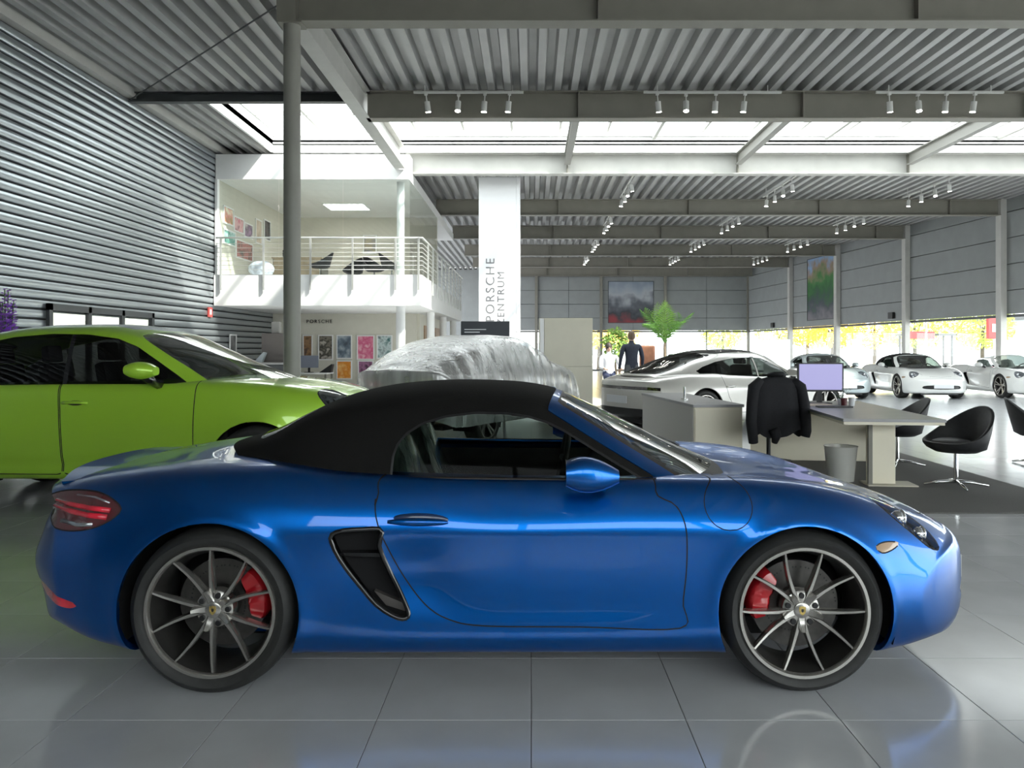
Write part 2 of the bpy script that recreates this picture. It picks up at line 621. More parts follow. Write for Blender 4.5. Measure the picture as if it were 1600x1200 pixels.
# ------------------------------------------------------------------ wheels
def wheel_meshes(R, rim, width, spokes, matset, key, face=0.0):
    """Meshes with the hub at the origin and the outer face towards -y."""
    M = {}
    h = width / 2
    rub, met, dark = matset['rubber'], matset['rim'], matset['dark']
    t = MB()
    rr = rim + 0.006
    prof = [(-h + .03, rr - .012), (-h + .012, rr), (-h, rr + .018), (-h - .004, (rr + R) / 2), (-h + .006, R - .022), (-h + .022, R - .007), (-h + .05, R - .001), (-.02, R), (.02, R), (h - .05, R - .001), (h - .022, R - .007), (h - .006, R - .022), (h + .004, (rr + R) / 2), (h, rr + .018), (h - .012, rr), (h - .03, rr - .012)]
    t.lathe(prof, n=72)
    for k in (-.06, 0, .06):
        t.lathe([(k - .006, R + .0005), (k - .004, R + .002), (k + .004, R + .002), (k + .006, R + .0005)], n=72)
    M['tyre'] = t.mesh(key + '_tyre', rub, smooth=0.7)
    b = MB()
    b.lathe([(-h + .010, rim + .008), (-h + .003, rim + .005), (-h + .003, rim - .007), (-h + .012, rim - .012), (-h + .022, rim - .013)], n=72)
    b.lathe([(-h + .022, rim - .013), (-h + .05, rim - .024), (-h + .09, rim - .036), (h - .02, rim - .03), (h, rim - .005)], n=72, mi=1)
    yf = -h + .018 + face
    kind, n = spokes
    def spoke(a_hub, a_rim, r0, r1, w0, w1, d0, d1, nseg=8):
        rings = []
        for i in range(nseg + 1):
            u = i / nseg
            r = r0 + (r1 - r0) * u
            a = a_hub + (a_rim - a_hub) * (u ** 1.1)
            w = w0 + (w1 - w0) * u
            d = d0 + (d1 - d0) * u
            yo = yf + .022 * (1 - u) ** 2 * 1.2 + .012 * math.sin(PI * u)
            ca, sa = math.cos(a), math.sin(a)
            c = Vector((r * ca, 0, r * sa)); tg = Vector((-sa, 0, ca))
            ring = [c + tg * (-w * .5) + Vector((0, yo + .008, 0)), c + tg * (-w * .28) + Vector((0, yo, 0)), c + tg * (w * .28) + Vector((0, yo, 0)), c + tg * (w * .5) + Vector((0, yo + .008, 0)), c + tg * (w * .42) + Vector((0, yo + d, 0)), c + tg * (-w * .42) + Vector((0, yo + d, 0))]
            rings.append(ring)
        vs = [p for r_ in rings for p in r_]
        fs = [(i * 6 + j, i * 6 + (j + 1) % 6, (i + 1) * 6 + (j + 1) % 6, (i + 1) * 6 + j) for i in range(nseg) for j in range(6)]
        b.add(vs, fs)
    if kind == 'pairs':
        for k in range(n):
            a = matset.get('phase', 0) + 2 * PI * k / n
            for sg in (-1, 1):
                spoke(a + sg * .20, a + sg * .325, .045, rim - .010, .024, .0135, .045, .03)
            # short web where the two spokes of a pair meet the hub
            spoke(a, a, .03, .085, .044, .022, .04, .03, nseg=4)
    elif kind == 'five':
        for k in range(n):
            a = matset.get('phase', 0) + 2 * PI * k / n
            for sg in (-1, 1):
                spoke(a + sg * .10, a + sg * .17, .05, rim - .012, .045, .035, .05, .025, nseg=5)
    else:
        for k in range(n):
            a = matset.get('phase', 0) + 2 * PI * k / n
            spoke(a, a + .08, .05, rim - .012, .05, .04, .05, .025, nseg=5)
    b.lathe([(yf + .030, .001), (yf + .028, .034), (yf + .030, .060), (yf + .040, .078), (yf + .08, .082)], n=40)
    M['rim'] = b.mesh(key + '_rim', [met, m_barrel], smooth=0.6)
    c = MB()
    c.lathe([(yf + .020, .0005), (yf + .020, .028), (yf + .023, .033), (yf + .04, .034)], n=32)
    sh = [(-.014, .016), (.0, .019), (.014, .016), (.014, -.002), (.010, -.012), (0, -.020), (-.010, -.012), (-.014, -.002)]
    c.prism(sh, yf + .018, yf + .021, mi=1)
    c.prism([(-.005, .007), (.005, .007), (.005, -.003), (0, -.008), (-.005, -.003)], yf + .0172, yf + .018, mi=2)
    M['hub_cap'] = c.mesh(key + '_cap', [met, matset['cap'], dark], smooth=0.6)
    l = MB()
    l.lathe([(yf + .024, .0005), (yf + .024, .010), (yf + .026, .0125), (yf + .06, .0125)], n=12)
    M['lug_bolt'] = l.mesh(key + '_bolt', dark, smooth=0.6)
    d = MB()
    R2 = rim * .70
    d.lathe([(.035, R2), (.0, R2), (.0, R2 * .42), (-.03, R2 * .40), (-.03, .02)], n=48)
    for q in range(60):
        a = q * 2.39996; r = R2 * (.5 + .45 * ((q * .618) % 1))
        d.cyl((r * math.cos(a), -.0008, r * math.sin(a)), (r * math.cos(a), .004, r * math.sin(a)), .004, n=6, mi=1)
    M['brake_disc'] = d.mesh(key + '_disc', [matset['disc'], dark], smooth=0.6)
    cp = MB()
    ra, rb = R2 * .66, R2 * 1.13
    n_ = 14; A0, A1 = -.58, .58
    vs = []; fs = []
    for i in range(n_ + 1):
        a = A0 + (A1 - A0) * i / n_
        e = 1 - (2 * i / n_ - 1) ** 6 * .35
        mid = (ra + rb) / 2; hf = (rb - ra) / 2 * e
        yo = -.052 - .012 * (math.sin(PI * i / n_) ** .5) + (.006 if abs(i - n_ / 2) < 1.5 else 0)
        for r_, y_ in ((mid - hf, .0), (mid - hf, yo + .014), (mid - hf * .7, yo), (mid + hf * .7, yo), (mid + hf, yo + .014), (mid + hf, .05)):
            vs.append((r_ * math.cos(a), y_, r_ * math.sin(a)))
    for i in range(n_):
        fs += [(i * 6 + j, i * 6 + j + 1, (i + 1) * 6 + j + 1, (i + 1) * 6 + j) for j in range(5)]
    fs += [tuple(range(6)), tuple(n_ * 6 + j for j in range(5, -1, -1))]
    cp.add(vs, fs)
    M['brake_caliper'] = cp.mesh(key + '_caliper', matset['caliper'], smooth=0.8)
    return M

def put_wheel(M, parent, x, y, z, near, cal_ang, yf, phase_bolts=0.0, nb=5, bolts=True):
    """near: outer face looks to -y (car right side); else mirrored by a half turn."""
    rz = 0 if near else PI
    w = link('wheel', M['rim'], parent, (x, y, z), (0, 0, rz))
    link('tyre', M['tyre'], w)
    link('brake_disc', M['brake_disc'], w, (0, .02, 0))
    a = cal_ang if near else PI - cal_ang
    link('brake_caliper', M['brake_caliper'], w, (0, .02, 0), (0, -a, 0))
    link('hub_cap', M['hub_cap'], w)
    if bolts:
        for k in range(nb):
            a = phase_bolts + 2 * PI * k / nb
            link('lug_bolt', M['lug_bolt'], w, (.060 * math.cos(a), 0, .060 * math.sin(a)))
    return w

def arch_liner(parent, x, z, r, y0, y1, m):
    """Dark wheel-well shells, one mesh per wheel."""
    for sg in (-1, 1):
        mb = MB()
        n = 28
        vs = []; fs = []
        for i in range(n + 1):
            a = -.35 + (PI + .7) * i / n
            for y in (y1, y0):
                vs.append((x + r * math.cos(a), sg * y, z + r * math.sin(a)))
        for i in range(n): fs.append((2 * i, 2 * i + 1, 2 * i + 3, 2 * i + 2))
        mb.add(vs, fs)
        mb.add([(x + r * math.cos(-.35 + (PI + .7) * i / n), sg * y0, z + r * math.sin(-.35 + (PI + .7) * i / n)) for i in range(n + 1)], [tuple(range(n + 1))])
        mb.obj('wheel_well', m, parent)
# ------------------------------------------------------------------ shared materials
m_rubber = mat('tyre_rubber', (0.022, 0.022, 0.021), 0.6, noise=0.2, nscale=30)
m_rim = mat('grey_alloy', (0.44, 0.42, 0.39), 0.25, metal=0.8, coat=0.3)
m_barrel = mat('dark_rim_barrel', (0.05, 0.048, 0.045), 0.4, metal=0.5)
m_disc = mat('brake_steel', (0.09, 0.085, 0.08), 0.4, metal=0.7, noise=0.2, nscale=20)
m_redcal = mat('red_caliper_paint', (0.50, 0.012, 0.02), 0.25, coat=0.8)
m_black = mat('black_plastic', (0.012, 0.012, 0.013), 0.45)
m_blackgloss = mat('gloss_black', (0.008, 0.008, 0.009), 0.12, coat=0.6)
m_well = mat('wheel_well_black', (0.006, 0.006, 0.007), 0.9)
m_gap = mat('panel_gap_black', (0.004, 0.005, 0.008), 0.8)
m_chrome = mat('chrome', (0.8, 0.8, 0.8), 0.08, metal=1.0)
m_gold = mat('crest_gold', (0.55, 0.40, 0.13), 0.3, metal=0.6, noise=0.5, nscale=60)
m_carglass = glass('car_window_glass', (0.45, 0.50, 0.47), refl=0.0, fres=0.10)
m_darkglass = glass('dark_car_glass', (0.10, 0.11, 0.11), refl=0.02, fres=0.6)
m_shield = glass('windscreen_glass', (0.55, 0.62, 0.57), refl=0.28)
m_lens = glass('clear_lens', (0.85, 0.87, 0.9), refl=0.08)
m_cabin = mat('cabin_trim_dark', (0.015, 0.015, 0.016), 0.7, noise=0.2, nscale=20)
m_seatfilm = mat('seat_under_film', (0.10, 0.12, 0.11), 0.25, coat=0.5, noise=0.6, nscale=5, stretch=(7, 7, 1.2))
m_redlens = mat('red_light_lens', (0.80, 0.02, 0.05), 0.12, coat=1.0, noise=0.3, nscale=14)
m_darkredlens = mat('smoked_red_lens', (0.10, 0.008, 0.012), 0.1, coat=1.0)
m_silverref = mat('lamp_reflector', (0.62, 0.64, 0.68), 0.15, metal=0.9)
m_fabric = mat('black_roof_canvas', (0.007, 0.0066, 0.006), 0.9, spec=0.25, noise=0.12, nscale=120, bump=0.15)
m_amber = mat('side_marker_lens', (0.50, 0.33, 0.20), 0.15, coat=1.0)
m_platewhite = mat('plate_white', (0.75, 0.76, 0.78), 0.35)
m_ink = mat('ink_black', (0.02, 0.02, 0.025), 0.5)

def car_paint(name, col, metal=0.45, rough=0.32, coat=1.0):
    m = mat(name, col, rough, metal=metal, coat=coat, coat_rough=0.02)
    nt = m.node_tree
    if not nt.nodes.get('flake'):
        # fine metallic flake: tiny value variation, far below a pixel
        tc = nt.nodes.new('ShaderNodeTexCoord')
        nz = nt.nodes.new('ShaderNodeTexNoise'); nz.name = 'flake'
        nz.inputs['Scale'].default_value = 900
        r = nt.nodes.new('ShaderNodeValToRGB')
        r.color_ramp.elements[0].color = (*[c * .88 for c in col], 1)
        r.color_ramp.elements[1].color = (*[min(1, c * 1.12) for c in col], 1)
        nt.links.new(tc.outputs['Object'], nz.inputs['Vector'])
        nt.links.new(nz.outputs['Fac'], r.inputs[0])
        nt.links.new(r.outputs[0], nt.nodes['Principled BSDF'].inputs['Base Color'])
    return m

p_blue = car_paint('sapphire_blue_paint', (0.0005, 0.12, 0.48), metal=0.95, rough=0.32, coat=0.75)
p_green = car_paint('lime_green_paint', (0.46, 0.80, 0.05), metal=0.25)
p_white = car_paint('white_paint', (0.88, 0.88, 0.86), metal=0.0, rough=0.35)
p_silver = car_paint('pale_silver_paint', (0.66, 0.64, 0.60), metal=0.2)
p_brown = car_paint('brown_paint', (0.11, 0.07, 0.05), metal=0.4)
p_ice = car_paint('ice_blue_paint', (0.62, 0.70, 0.72), metal=0.2)
# ------------------------------------------------------------------ two-seat roadster (mid-engine) and its relatives
def K(*a): return list(a)

def sports_lines():
    T, N = -2.19, 2.19
    Ls = []
    # (y keys, z keys) from the underside centre round to the top centre
    Ls.append(([(T, 0)], [(T, .27), (-1.8, .17), (-1.5, .14), (1.6, .14), (2.0, .17), (N, .21)]))
    Ls.append(([(T, .60), (-1.8, .66), (0, .70), (1.8, .66), (N, .58)], [(T, .265), (-1.8, .175), (-1.4, .145), (1.6, .145), (2.0, .165), (N, .20)]))
    Ls.append(([(T, .76), (-1.9, .83), (-1.5, .85), (0, .835), (1.5, .83), (1.9, .81), (N, .745)], [(T, .30), (-1.9, .22), (-1.5, .175), (0, .165), (1.6, .17), (2.0, .20), (N, .225)]))
    Ls.append(([(T, .80), (-1.9, .865), (-1.3, .888), (-.5, .872), (.3, .868), (1.25, .872), (1.9, .845), (N, .775)], [(T, .36), (-1.9, .30), (-1.4, .255), (0, .245), (1.6, .255), (2.0, .28), (N, .275)]))
    Ls.append(([(T, .81), (-1.9, .872), (-1.3, .898), (-.6, .868), (0, .852), (.4, .851), (.8, .860), (1.25, .882), (1.9, .852), (N, .785)], [(T, .43), (-1.9, .40), (-1.4, .40), (0, .36), (1.6, .38), (2.0, .35), (N, .325)]))
    Ls.append(([(T, .80), (-1.9, .872), (-1.3, .902), (-.6, .868), (0, .848), (.4, .847), (.8, .858), (1.25, .888), (1.9, .848), (N, .785)], [(T, .53), (-1.9, .53), (-1.4, .53), (0, .50), (1.6, .50), (2.0, .42), (N, .38)]))
    Ls.append(([(T, .775), (-1.9, .86), (-1.3, .900), (-.6, .872), (0, .856), (.4, .856), (.8, .864), (1.25, .886), (1.9, .828), (N, .770)], [(T, .62), (-1.9, .63), (-1.4, .645), (0, .632), (1.2, .63), (1.6, .60), (2.0, .485), (N, .425)]))
    Ls.append(([(T, .755), (-1.9, .84), (-1.3, .892), (-.6, .872), (0, .862), (.4, .862), (.8, .866), (1.25, .874), (1.9, .80), (N, .745)], [(T, .68), (-1.9, .70), (-1.4, .705), (0, .678), (1.2, .69), (1.6, .655), (2.0, .53), (N, .455)]))
    Ls.append(([(T, .715), (-1.9, .80), (-1.3, .862), (-.6, .838), (0, .822), (.8, .828), (1.25, .835), (1.9, .765), (N, .70)], [(T, .745), (-1.9, .78), (-1.4, .80), (-.6, .785), (0, .772), (.8, .778), (1.2, .775), (1.6, .72), (2.0, .575), (N, .487)]))
    Ls.append(([(T, .665), (-1.9, .735), (-1.3, .79), (-.7, .775), (0, .770), (.8, .775), (1.25, .76), (1.9, .69), (N, .64)], [(T, .785), (-1.9, .845), (-1.4, .893), (-1.0, .898), (-.7, .880), (0, .856), (.7, .852), (1.0, .850), (1.25, .838), (1.6, .775), (2.0, .615), (N, .507)]))
    Ls.append(([(T, .57), (-1.9, .63), (-1.3, .68), (-.7, .70), (0, .705), (.8, .70), (1.25, .64), (1.9, .57), (N, .53)], [(T, .805), (-1.9, .872), (-1.4, .925), (-1.0, .932), (-.7, .905), (0, .882), (.7, .876), (1.0, .874), (1.25, .858), (1.6, .792), (2.0, .632), (N, .520)]))
    Ls.append(([(T, .30), (-1.3, .38), (-.7, .45), (.7, .45), (1.25, .36), (1.9, .30), (N, .28)], [(T, .822), (-1.9, .878), (-1.4, .93), (-1.0, .935), (-.7, .900), (.7, .870), (1.0, .845), (1.25, .818), (1.6, .765), (2.0, .648), (N, .535)]))
    Ls.append(([(T, 0)], [(T, .830), (-1.9, .882), (-1.4, .94), (-1.0, .945), (-.7, .90), (.7, .880), (1.0, .850), (1.25, .815), (1.6, .765), (2.0, .655), (N, .54)]))
    return Ls

AX, WZ_R, WZ_F = 1.2375, .345, .338

def sports_disp(G):
    x, y, z = G[:, :, 0], G[:, :, 1], G[:, :, 2]
    side = np.clip((y - .5) / .2, 0, 1)
    # scoop in the door in front of the air intake
    d = .026 * np.exp(-((x + .40) / .20) ** 2) * np.exp(-((z - .50) / .13) ** 2)
    # arch lips
    for cx, cz, r in ((-AX, WZ_R, .378), (AX, WZ_F, .368)):
        rr = np.hypot(x - cx, z - cz)
        d -= .010 * np.exp(-((rr - r - .006) / .028) ** 2)
    # rear bumper shelf
    G = G.copy()
    G[:, :, 1] = y - d * side
    tail = np.clip((-x - 1.75) / .3, 0, 1)
    G[:, :, 0] -= tail * (.045 * np.exp(-((z - .50) / .10) ** 2) - .035 * np.exp(-((z - .74) / .06) ** 2))
    return G

def green_lines():
    Ls = []
    Ls.append(([(-1.42, .42), (-1.25, .58), (-1.0, .675), (-.7, .715), (0, .735), (.5, .725), (.8, .69), (1.02, .66)], [(-1.42, .86), (-1.2, .86), (-1.0, .86), (-.6, .850), (0, .850), (.5, .850), (.8, .845), (1.02, .835)]))
    Ls.append(([(-1.42, .40), (-1.25, .55), (-1.0, .645), (-.7, .685), (0, .705), (.5, .700), (.8, .675), (1.02, .645)], [(-1.42, .93), (-1.2, .945), (-1.0, .965), (-.6, .97), (0, .96), (.3, .945), (.5, .915), (.8, .868), (1.02, .848)]))
    Ls.append(([(-1.42, .37), (-1.25, .49), (-1.0, .575), (-.7, .615), (0, .63), (.3, .625), (.5, .645), (.8, .64), (1.02, .62)], [(-1.42, .94), (-1.2, .985), (-1.0, 1.05), (-.6, 1.09), (0, 1.095), (.25, 1.065), (.5, .985), (.8, .885), (1.02, .855)]))
    Ls.append(([(-1.42, .33), (-1.25, .43), (-1.0, .49), (-.7, .52), (0, .53), (.25, .525), (.5, .56), (.8, .575), (1.02, .57)], [(-1.42, .95), (-1.2, 1.01), (-1.0, 1.095), (-.8, 1.15), (-.5, 1.185), (-.2, 1.195), (.1, 1.188), (.25, 1.155), (.5, 1.04), (.8, .905), (1.02, .862)]))
    Ls.append(([(-1.42, .18), (-1.25, .24), (-1.0, .27), (-.7, .29), (0, .30), (.5, .32), (.8, .33), (1.02, .32)], [(-1.42, .96), (-1.19, 1.035), (-1.0, 1.125), (-.8, 1.20), (-.55, 1.246), (-.27, 1.262), (0, 1.254), (.2, 1.226), (.35, 1.165), (.6, 1.045), (.85, .93), (1.02, .868)]))
    Ls.append(([(-1.42, 0)], [(-1.42, .965), (-1.19, 1.04), (-1.0, 1.135), (-.8, 1.215), (-.55, 1.262), (-.27, 1.277), (0, 1.269), (.2, 1.238), (.35, 1.178), (.6, 1.058), (.85, .937), (1.02, .87)]))
    return Ls

DOOR = resample([(-.525, .90), (-.548, .82), (-.558, .787), (-.545, .72), (-.505, .62), (-.44, .49), (-.345, .372), (-.24, .312), (-.09, .288), (.3, .284), (.715, .28), (.728, .38), (.742, .50), (.745, .62), (.735, .72), (.70, .785), (.63, .82), (.60, .90), (.3, .93), (-.2, .93)], 5)
INTAKE = resample([(-.735, .655), (-.70, .683), (-.60, .690), (-.525, .686), (-.535, .62), (-.50, .52), (-.45, .42), (-.415, .345), (-.425, .318), (-.47, .325), (-.55, .375), (-.63, .47), (-.70, .57)], 5)
WINDOW = [(-.515, .80), (-.512, .90), (-.508, .97), (-.492, 1.02), (-.455, 1.065), (-.39, 1.105), (-.29, 1.135), (-.157, 1.150), (-.02, 1.148), (.08, 1.135), (.17, 1.108), (.24, 1.075), (.70, .80)]

def sports_car(name, label, cat, loc, rz, paint, group=None, fine=True, roof='soft', head='drop', interior=True):
    root = thing(name, label, cat, loc, rz, group)
    ds = .026 if fine else .05
    n = 4 if fine else 3
    G = loft(sports_lines(), -2.15, 2.12, ds, n, .05, warp_f=(.52, 3.0, .9, 1.15), warp_r=(.36, 3.5, .9, 1.2), cap_f=(.085, 12), cap_r=(.05, 10), disp=sports_disp)
    bm = grid_bm(G)
    bvh = BVHTree.FromBMesh(bm)
    arch_r = both(sdf_circle(-AX, WZ_R, .376), y_over(.52))
    arch_f = both(sdf_circle(AX, WZ_F, .366), y_over(.50))
    door = both(sdf_poly(DOOR), y_over(.60))
    intake = both(sdf_poly(INTAKE), y_over(.5))
    cockpit = both(sdf_poly([(-.80, -1), (-.80, .60), (-.55, .655), (0, .67), (.5, .66), (.74, .56), (.80, -1)], (0, 1)), z_over(.80))
    hood = both(sdf_poly(resample([(.98, -.6), (.98, .3), (.93, .52), (1.05, .575), (1.3, .53), (1.6, .50), (1.85, .45), (1.96, .36), (2.02, .2), (2.04, -.3), (1.6, -.7)], 4), (0, 1)), z_over(.5))
    lid = both(sdf_poly(resample([(-1.30, -.6), (-1.28, .35), (-1.36, .47), (-1.7, .47), (-1.98, .44), (-2.0, .3), (-2.01, -.3), (-1.7, -.7)], 4), (0, 1)), z_over(.7))
    fuel = both(sdf_circle(.925, .785, .10), y_over(.55))
    if head == 'drop':
        hl = both(sdf_poly(resample([(1.60, .785), (1.68, .76), (1.78, .70), (1.86, .635), (1.90, .575), (1.885, .555), (1.83, .575), (1.755, .635), (1.665, .71)], 4)), y_over(.47))
    else:
        hl = both(lambda co: np.hypot((co[:, 0] - 1.735) / 1.0, (co[:, 1] - .60) / .9) - .135, z_over(.5))
    tl = both(sdf_poly(resample([(-1.62, .758), (-1.66, .80), (-1.76, .828), (-1.90, .825), (-2.02, .80), (-2.08, .755), (-2.02, .695), (-1.88, .668), (-1.72, .695)], 4)), y_over(.42))
    refl = both(sdf_poly(resample([(-1.80, .372), (-1.90, .395), (-2.0, .425), (-2.06, .43), (-2.05, .395), (-1.95, .365), (-1.85, .35)], 3)), y_over(.3))
    marker = both(sdf_poly(resample([(1.535, .615), (1.58, .628), (1.64, .622), (1.655, .61), (1.61, .592), (1.56, .588)], 3)), y_over(.5))
    # front bumper intakes
    grille = both(sdf_poly(resample([(-.02, .29), (.25, .29), (.46, .30), (.52, .33), (.46, .385), (.25, .40), (-.02, .40)], 3), (1, 2)), x_over(1.9))
    sidegr = both(sdf_poly(resample([(.55, .29), (.66, .29), (.73, .33), (.72, .40), (.66, .425), (.58, .40)], 3), (1, 2)), x_over(1.75))
    g = .0028
    regs = [('delete', arch_r, 0), ('delete', arch_f, 0), ('intake', intake, 0), ('delete', cockpit, 0), ('headlight', hl, g), ('taillight', tl, g), ('reflector', refl, 0), ('side_marker', marker, g), ('grille', grille, 0), ('door', door, g), ('hood', hood, g), ('engine_lid', lid, g), ('fuel_flap', fuel, .002)]
    parts = split_regions(bm, regs)
    nrm = vert_normals(bm)
    if fine:
        # the intake pocket: push its skin inwards
        for f in parts.get('gap', []): pass
    mi = {f: 1 for f in parts.get('gap', [])}
    emit_part(parts['body'] + parts.get('gap', []), nrm, 'body', [paint, m_gap], root, mi=mi, thick=.022)
    for o in emit_part(parts['door'], nrm, 'door', [paint], root, 'pair', thick=.01): o['label'] = 'door'
    doors = [o for o in root.children if o.name.startswith('door')]
    for o in doors:
        if 'label' in o: del o['label']
    emit_part(parts['hood'], nrm, 'hood', [paint], root, thick=.008)
    emit_part(parts['engine_lid'], nrm, 'engine_lid', [paint], root, thick=.008)
    emit_part(parts['fuel_flap'], nrm, 'fuel_flap', [paint], root, 'pair')
    emit_part(parts['reflector'], nrm, 'rear_reflector', [m_redlens], root, 'pair')
    emit_part(parts['side_marker'], nrm, 'side_marker', [m_amber], root, 'pair')
    emit_part(parts['grille'], nrm, 'front_grille', [m_black], root, push=-.03)
    pocket = emit_part(parts['intake'], nrm, 'intake_pocket', [m_well], root, 'pair', push=-.075)
    for q, o in enumerate(emit_part(parts['headlight'], nrm, 'headlight', [m_lens], root, 'pair')):
        sg = -1 if q == 0 else 1
        o['label'] = 'clear drop-shaped headlight' if head == 'drop' else 'round headlight'
        hb = emit_part(parts['headlight'], nrm, 'reflector_bowl', [m_silverref if head != 'drop' else mat('lamp_bowl_grey', (.25, .26, .28), .3, metal=.6, noise=.5, nscale=25)], o, 'pair', push=-.035)
        keep = hb[q]; drop = hb[1 - q]
        bpy.data.objects.remove(drop)
        for (px, pz, r) in ((1.73, .69, .033), (1.82, .62, .030)):
            py = surf_y(bvh, px, pz)
            mb = MB(); mb.sphere((px - .01, sg * (py - .03), pz), r, 14, 8)
            mb.lathe([(-.006, r * 1.02), (0, r * 1.18), (.006, r * 1.02)], axis='x', n=20, c=(px + .008, sg * (py - .03), pz))
            mb.obj('projector_lens', m_chrome, o, True)
    for q, o in enumerate(emit_part(parts['taillight'], nrm, 'taillight', [m_darkredlens], root, 'pair')):
        sg = -1 if q == 0 else 1
        o['label'] = 'smoked red tail light'
        def band(pts, w, m, nm):
            P = [(x, sg * (surf_y(bvh, x, z) + .001), z) for x, z in pts]
            mb = MB(); mb.tube(P, w, n=8); mb.obj(nm, m, o, True)
        band([(-1.68, .735), (-1.77, .738), (-1.87, .745), (-1.98, .755)], .012, m_redlens, 'light_band')
        band([(-1.67, .762), (-1.77, .766), (-1.87, .772), (-1.97, .78)], .011, m_redlens, 'light_band')
        band([(-1.74, .706), (-1.82, .698), (-1.91, .706)], .010, m_silverref, 'reversing_lamp')
        band([(-1.68, .79), (-1.76, .808), (-1.86, .81)], .005, m_silverref, 'chrome_line')
    # air intake: black frame, two vanes and a filter behind
    if fine:
        for sg in (-1, 1):
            fr = MB()
            P = [(x, sg * (surf_y(bvh, x, z) - .004), z) for x, z in INTAKE[::2]]
            fr.tube(P, .011, n=8, closed=True)
            o = fr.obj('intake_frame', m_blackgloss, root, True)
            cx, cz = INTAKE[:, 0].mean(), INTAKE[:, 1].mean()
            def chord(z):
                xs = []
                for a, b in zip(INTAKE, np.roll(INTAKE, -1, 0)):
                    if (a[1] - z) * (b[1] - z) < 0: xs.append(a[0] + (b[0] - a[0]) * (z - a[1]) / (b[1] - a[1]))
                return min(xs), max(xs)
            for z in (.575, .47):
                x0, x1 = chord(z)
                ya = surf_y(bvh, (x0 + x1) / 2, z)
                v = MB()
                v.prism([(x0, z + .012), (x0, z), (x1, z - .006), (x1, z + .010)], sg * (ya - .075), sg * (ya - .02))
                v.obj('intake_vane', m_blackgloss, o)
            z0, z1 = .34, .44
            v = MB(); x0, x1 = chord(.39)
            ya = surf_y(bvh, (x0 + x1) / 2, .39)
            v.prism([(x0 + .0, .42), (x0 + .05, .36), (x1, .335), (x1 - .01, .37)], sg * (ya - .07), sg * (ya - .035))
            v.obj('intake_vane', mat('vent_grey', (.10, .09, .085), .4), o)
    # door handle: bar over a shallow cup, each on its door
    for q, d in enumerate(doors[:2]):
        sg = -1 if q == 0 else 1
        P = []; pts = [(-.50 + .25 * i / 12, .722 - .004 * (i / 12)) for i in range(13)]
        rs = [.004 + .013 * math.sin(PI * min(1, max(.02, i / 12))) ** .6 for i in range(13)]
        for x, z in pts: P.append((x, sg * (surf_y(bvh, x, z) + .012), z))
        mb = MB(); mb.tube(P, rs, n=10); mb.obj('door_handle', paint, d, True)
        mb = MB(); mb.sphere((-.375, sg * (surf_y(bvh, -.375, .722) - .006), .724), (.128, .013, .030), 24, 10)
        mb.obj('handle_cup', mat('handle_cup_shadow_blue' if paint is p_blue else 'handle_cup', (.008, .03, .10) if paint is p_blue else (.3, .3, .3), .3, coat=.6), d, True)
        # mirror on its foot
        mm = MB()
        mm.tube([(.40, sg * .80, .865), (.375, sg * .86, .885), (.36, sg * .92, .905)], [.035, .030, .026], n=10)
        foot = mm.obj('mirror_foot', m_blackgloss, d, True)
        V = []; F = []
        k = 9; nn = 18
        for i in range(k):
            u = i / (k - 1)
            xx = .235 + .215 * u
            hz = (.078 * math.sin(PI * min(.98, max(.05, (u * .74 + .13)))) ** .55) * (1 - .45 * u ** 2)
            hy = (.085 * (1 - u ** 3 * .55)) * (.92 + .08 * (1 - u))
            for j in range(nn):
                t = 2 * PI * j / nn
                cs, sn = math.cos(t), math.sin(t)
                pw = lambda v: math.copysign(abs(v) ** .75, v)
                V.append((xx, sg * (.945 + hy * pw(cs)), .935 - .012 * u + hz * pw(sn)))
        for i in range(k - 1):
            for j in range(nn): F.append((i * nn + j, i * nn + (j + 1) % nn, (i + 1) * nn + (j + 1) % nn, (i + 1) * nn + j))
        F += [tuple(range(nn)), tuple((k - 1) * nn + j for j in range(nn))]
        mm = MB(); mm.add(V, F)
        sh = mm.obj('mirror_housing', paint, d, 0.9)
        gl = MB(); gl.sphere((.236, sg * .945, .935), (.003, .072, .058), 16, 8)
        gl.obj('mirror_glass', m_chrome, d, True)
    # wheel wells
    arch_liner(root, -AX, WZ_R, .40, .52, .86, m_well)
    arch_liner(root, AX, WZ_F, .392, .50, .85, m_well)
    # ------------------------------------------------ greenhouse
    G2 = loft(green_lines(), -1.42, 1.02, .026 if fine else .05, 5 if fine else 3, .03, warp_f=(.27, 2.0, .7, .05), warp_r=(.30, 2.2, .6, .75), open_bottom=True)
    b2 = grid_bm(G2)
    A0, A1 = (.205, 1.20), (.80, .838)
    lineA = sdf_line(A0, A1)              # positive above the pillar
    lineB = sdf_line((A0[0] - .045, A0[1] - .035), (A1[0] - .065, A1[1] - .02))
    header = lambda co: co[:, 0] - (.205 + .055 * (1 - (co[:, 1] / .55) ** 2))
    shield = both(neg(lineA), neg(header))
    frame = both(neg(shift(lineB, 0)), neg(shift(header, -.035)))
    win = both(sdf_poly(WINDOW), lineB)
    rw = both(sdf_poly(resample([(-1.24, -.3), (-1.23, .26), (-1.13, .36), (-.98, .34), (-.95, .2), (-.95, -.3)], 4), (0, 1)), z_over(.95))
    p2 = split_regions(b2, [('frame', frame, 0), ('shield', shield, .004), ('side_window', win, .005), ('rear_window', rw, .004)], 'soft_top')
    n2 = vert_normals(b2)
    # region tags: the shield lies inside the frame
    fs, c = centres(b2)
    shv = shield(c); frv = frame(c); wv = win(c); rv = rw(c)
    P = {k: [] for k in ('top', 'frame', 'shield', 'win', 'rear', 'seal')}
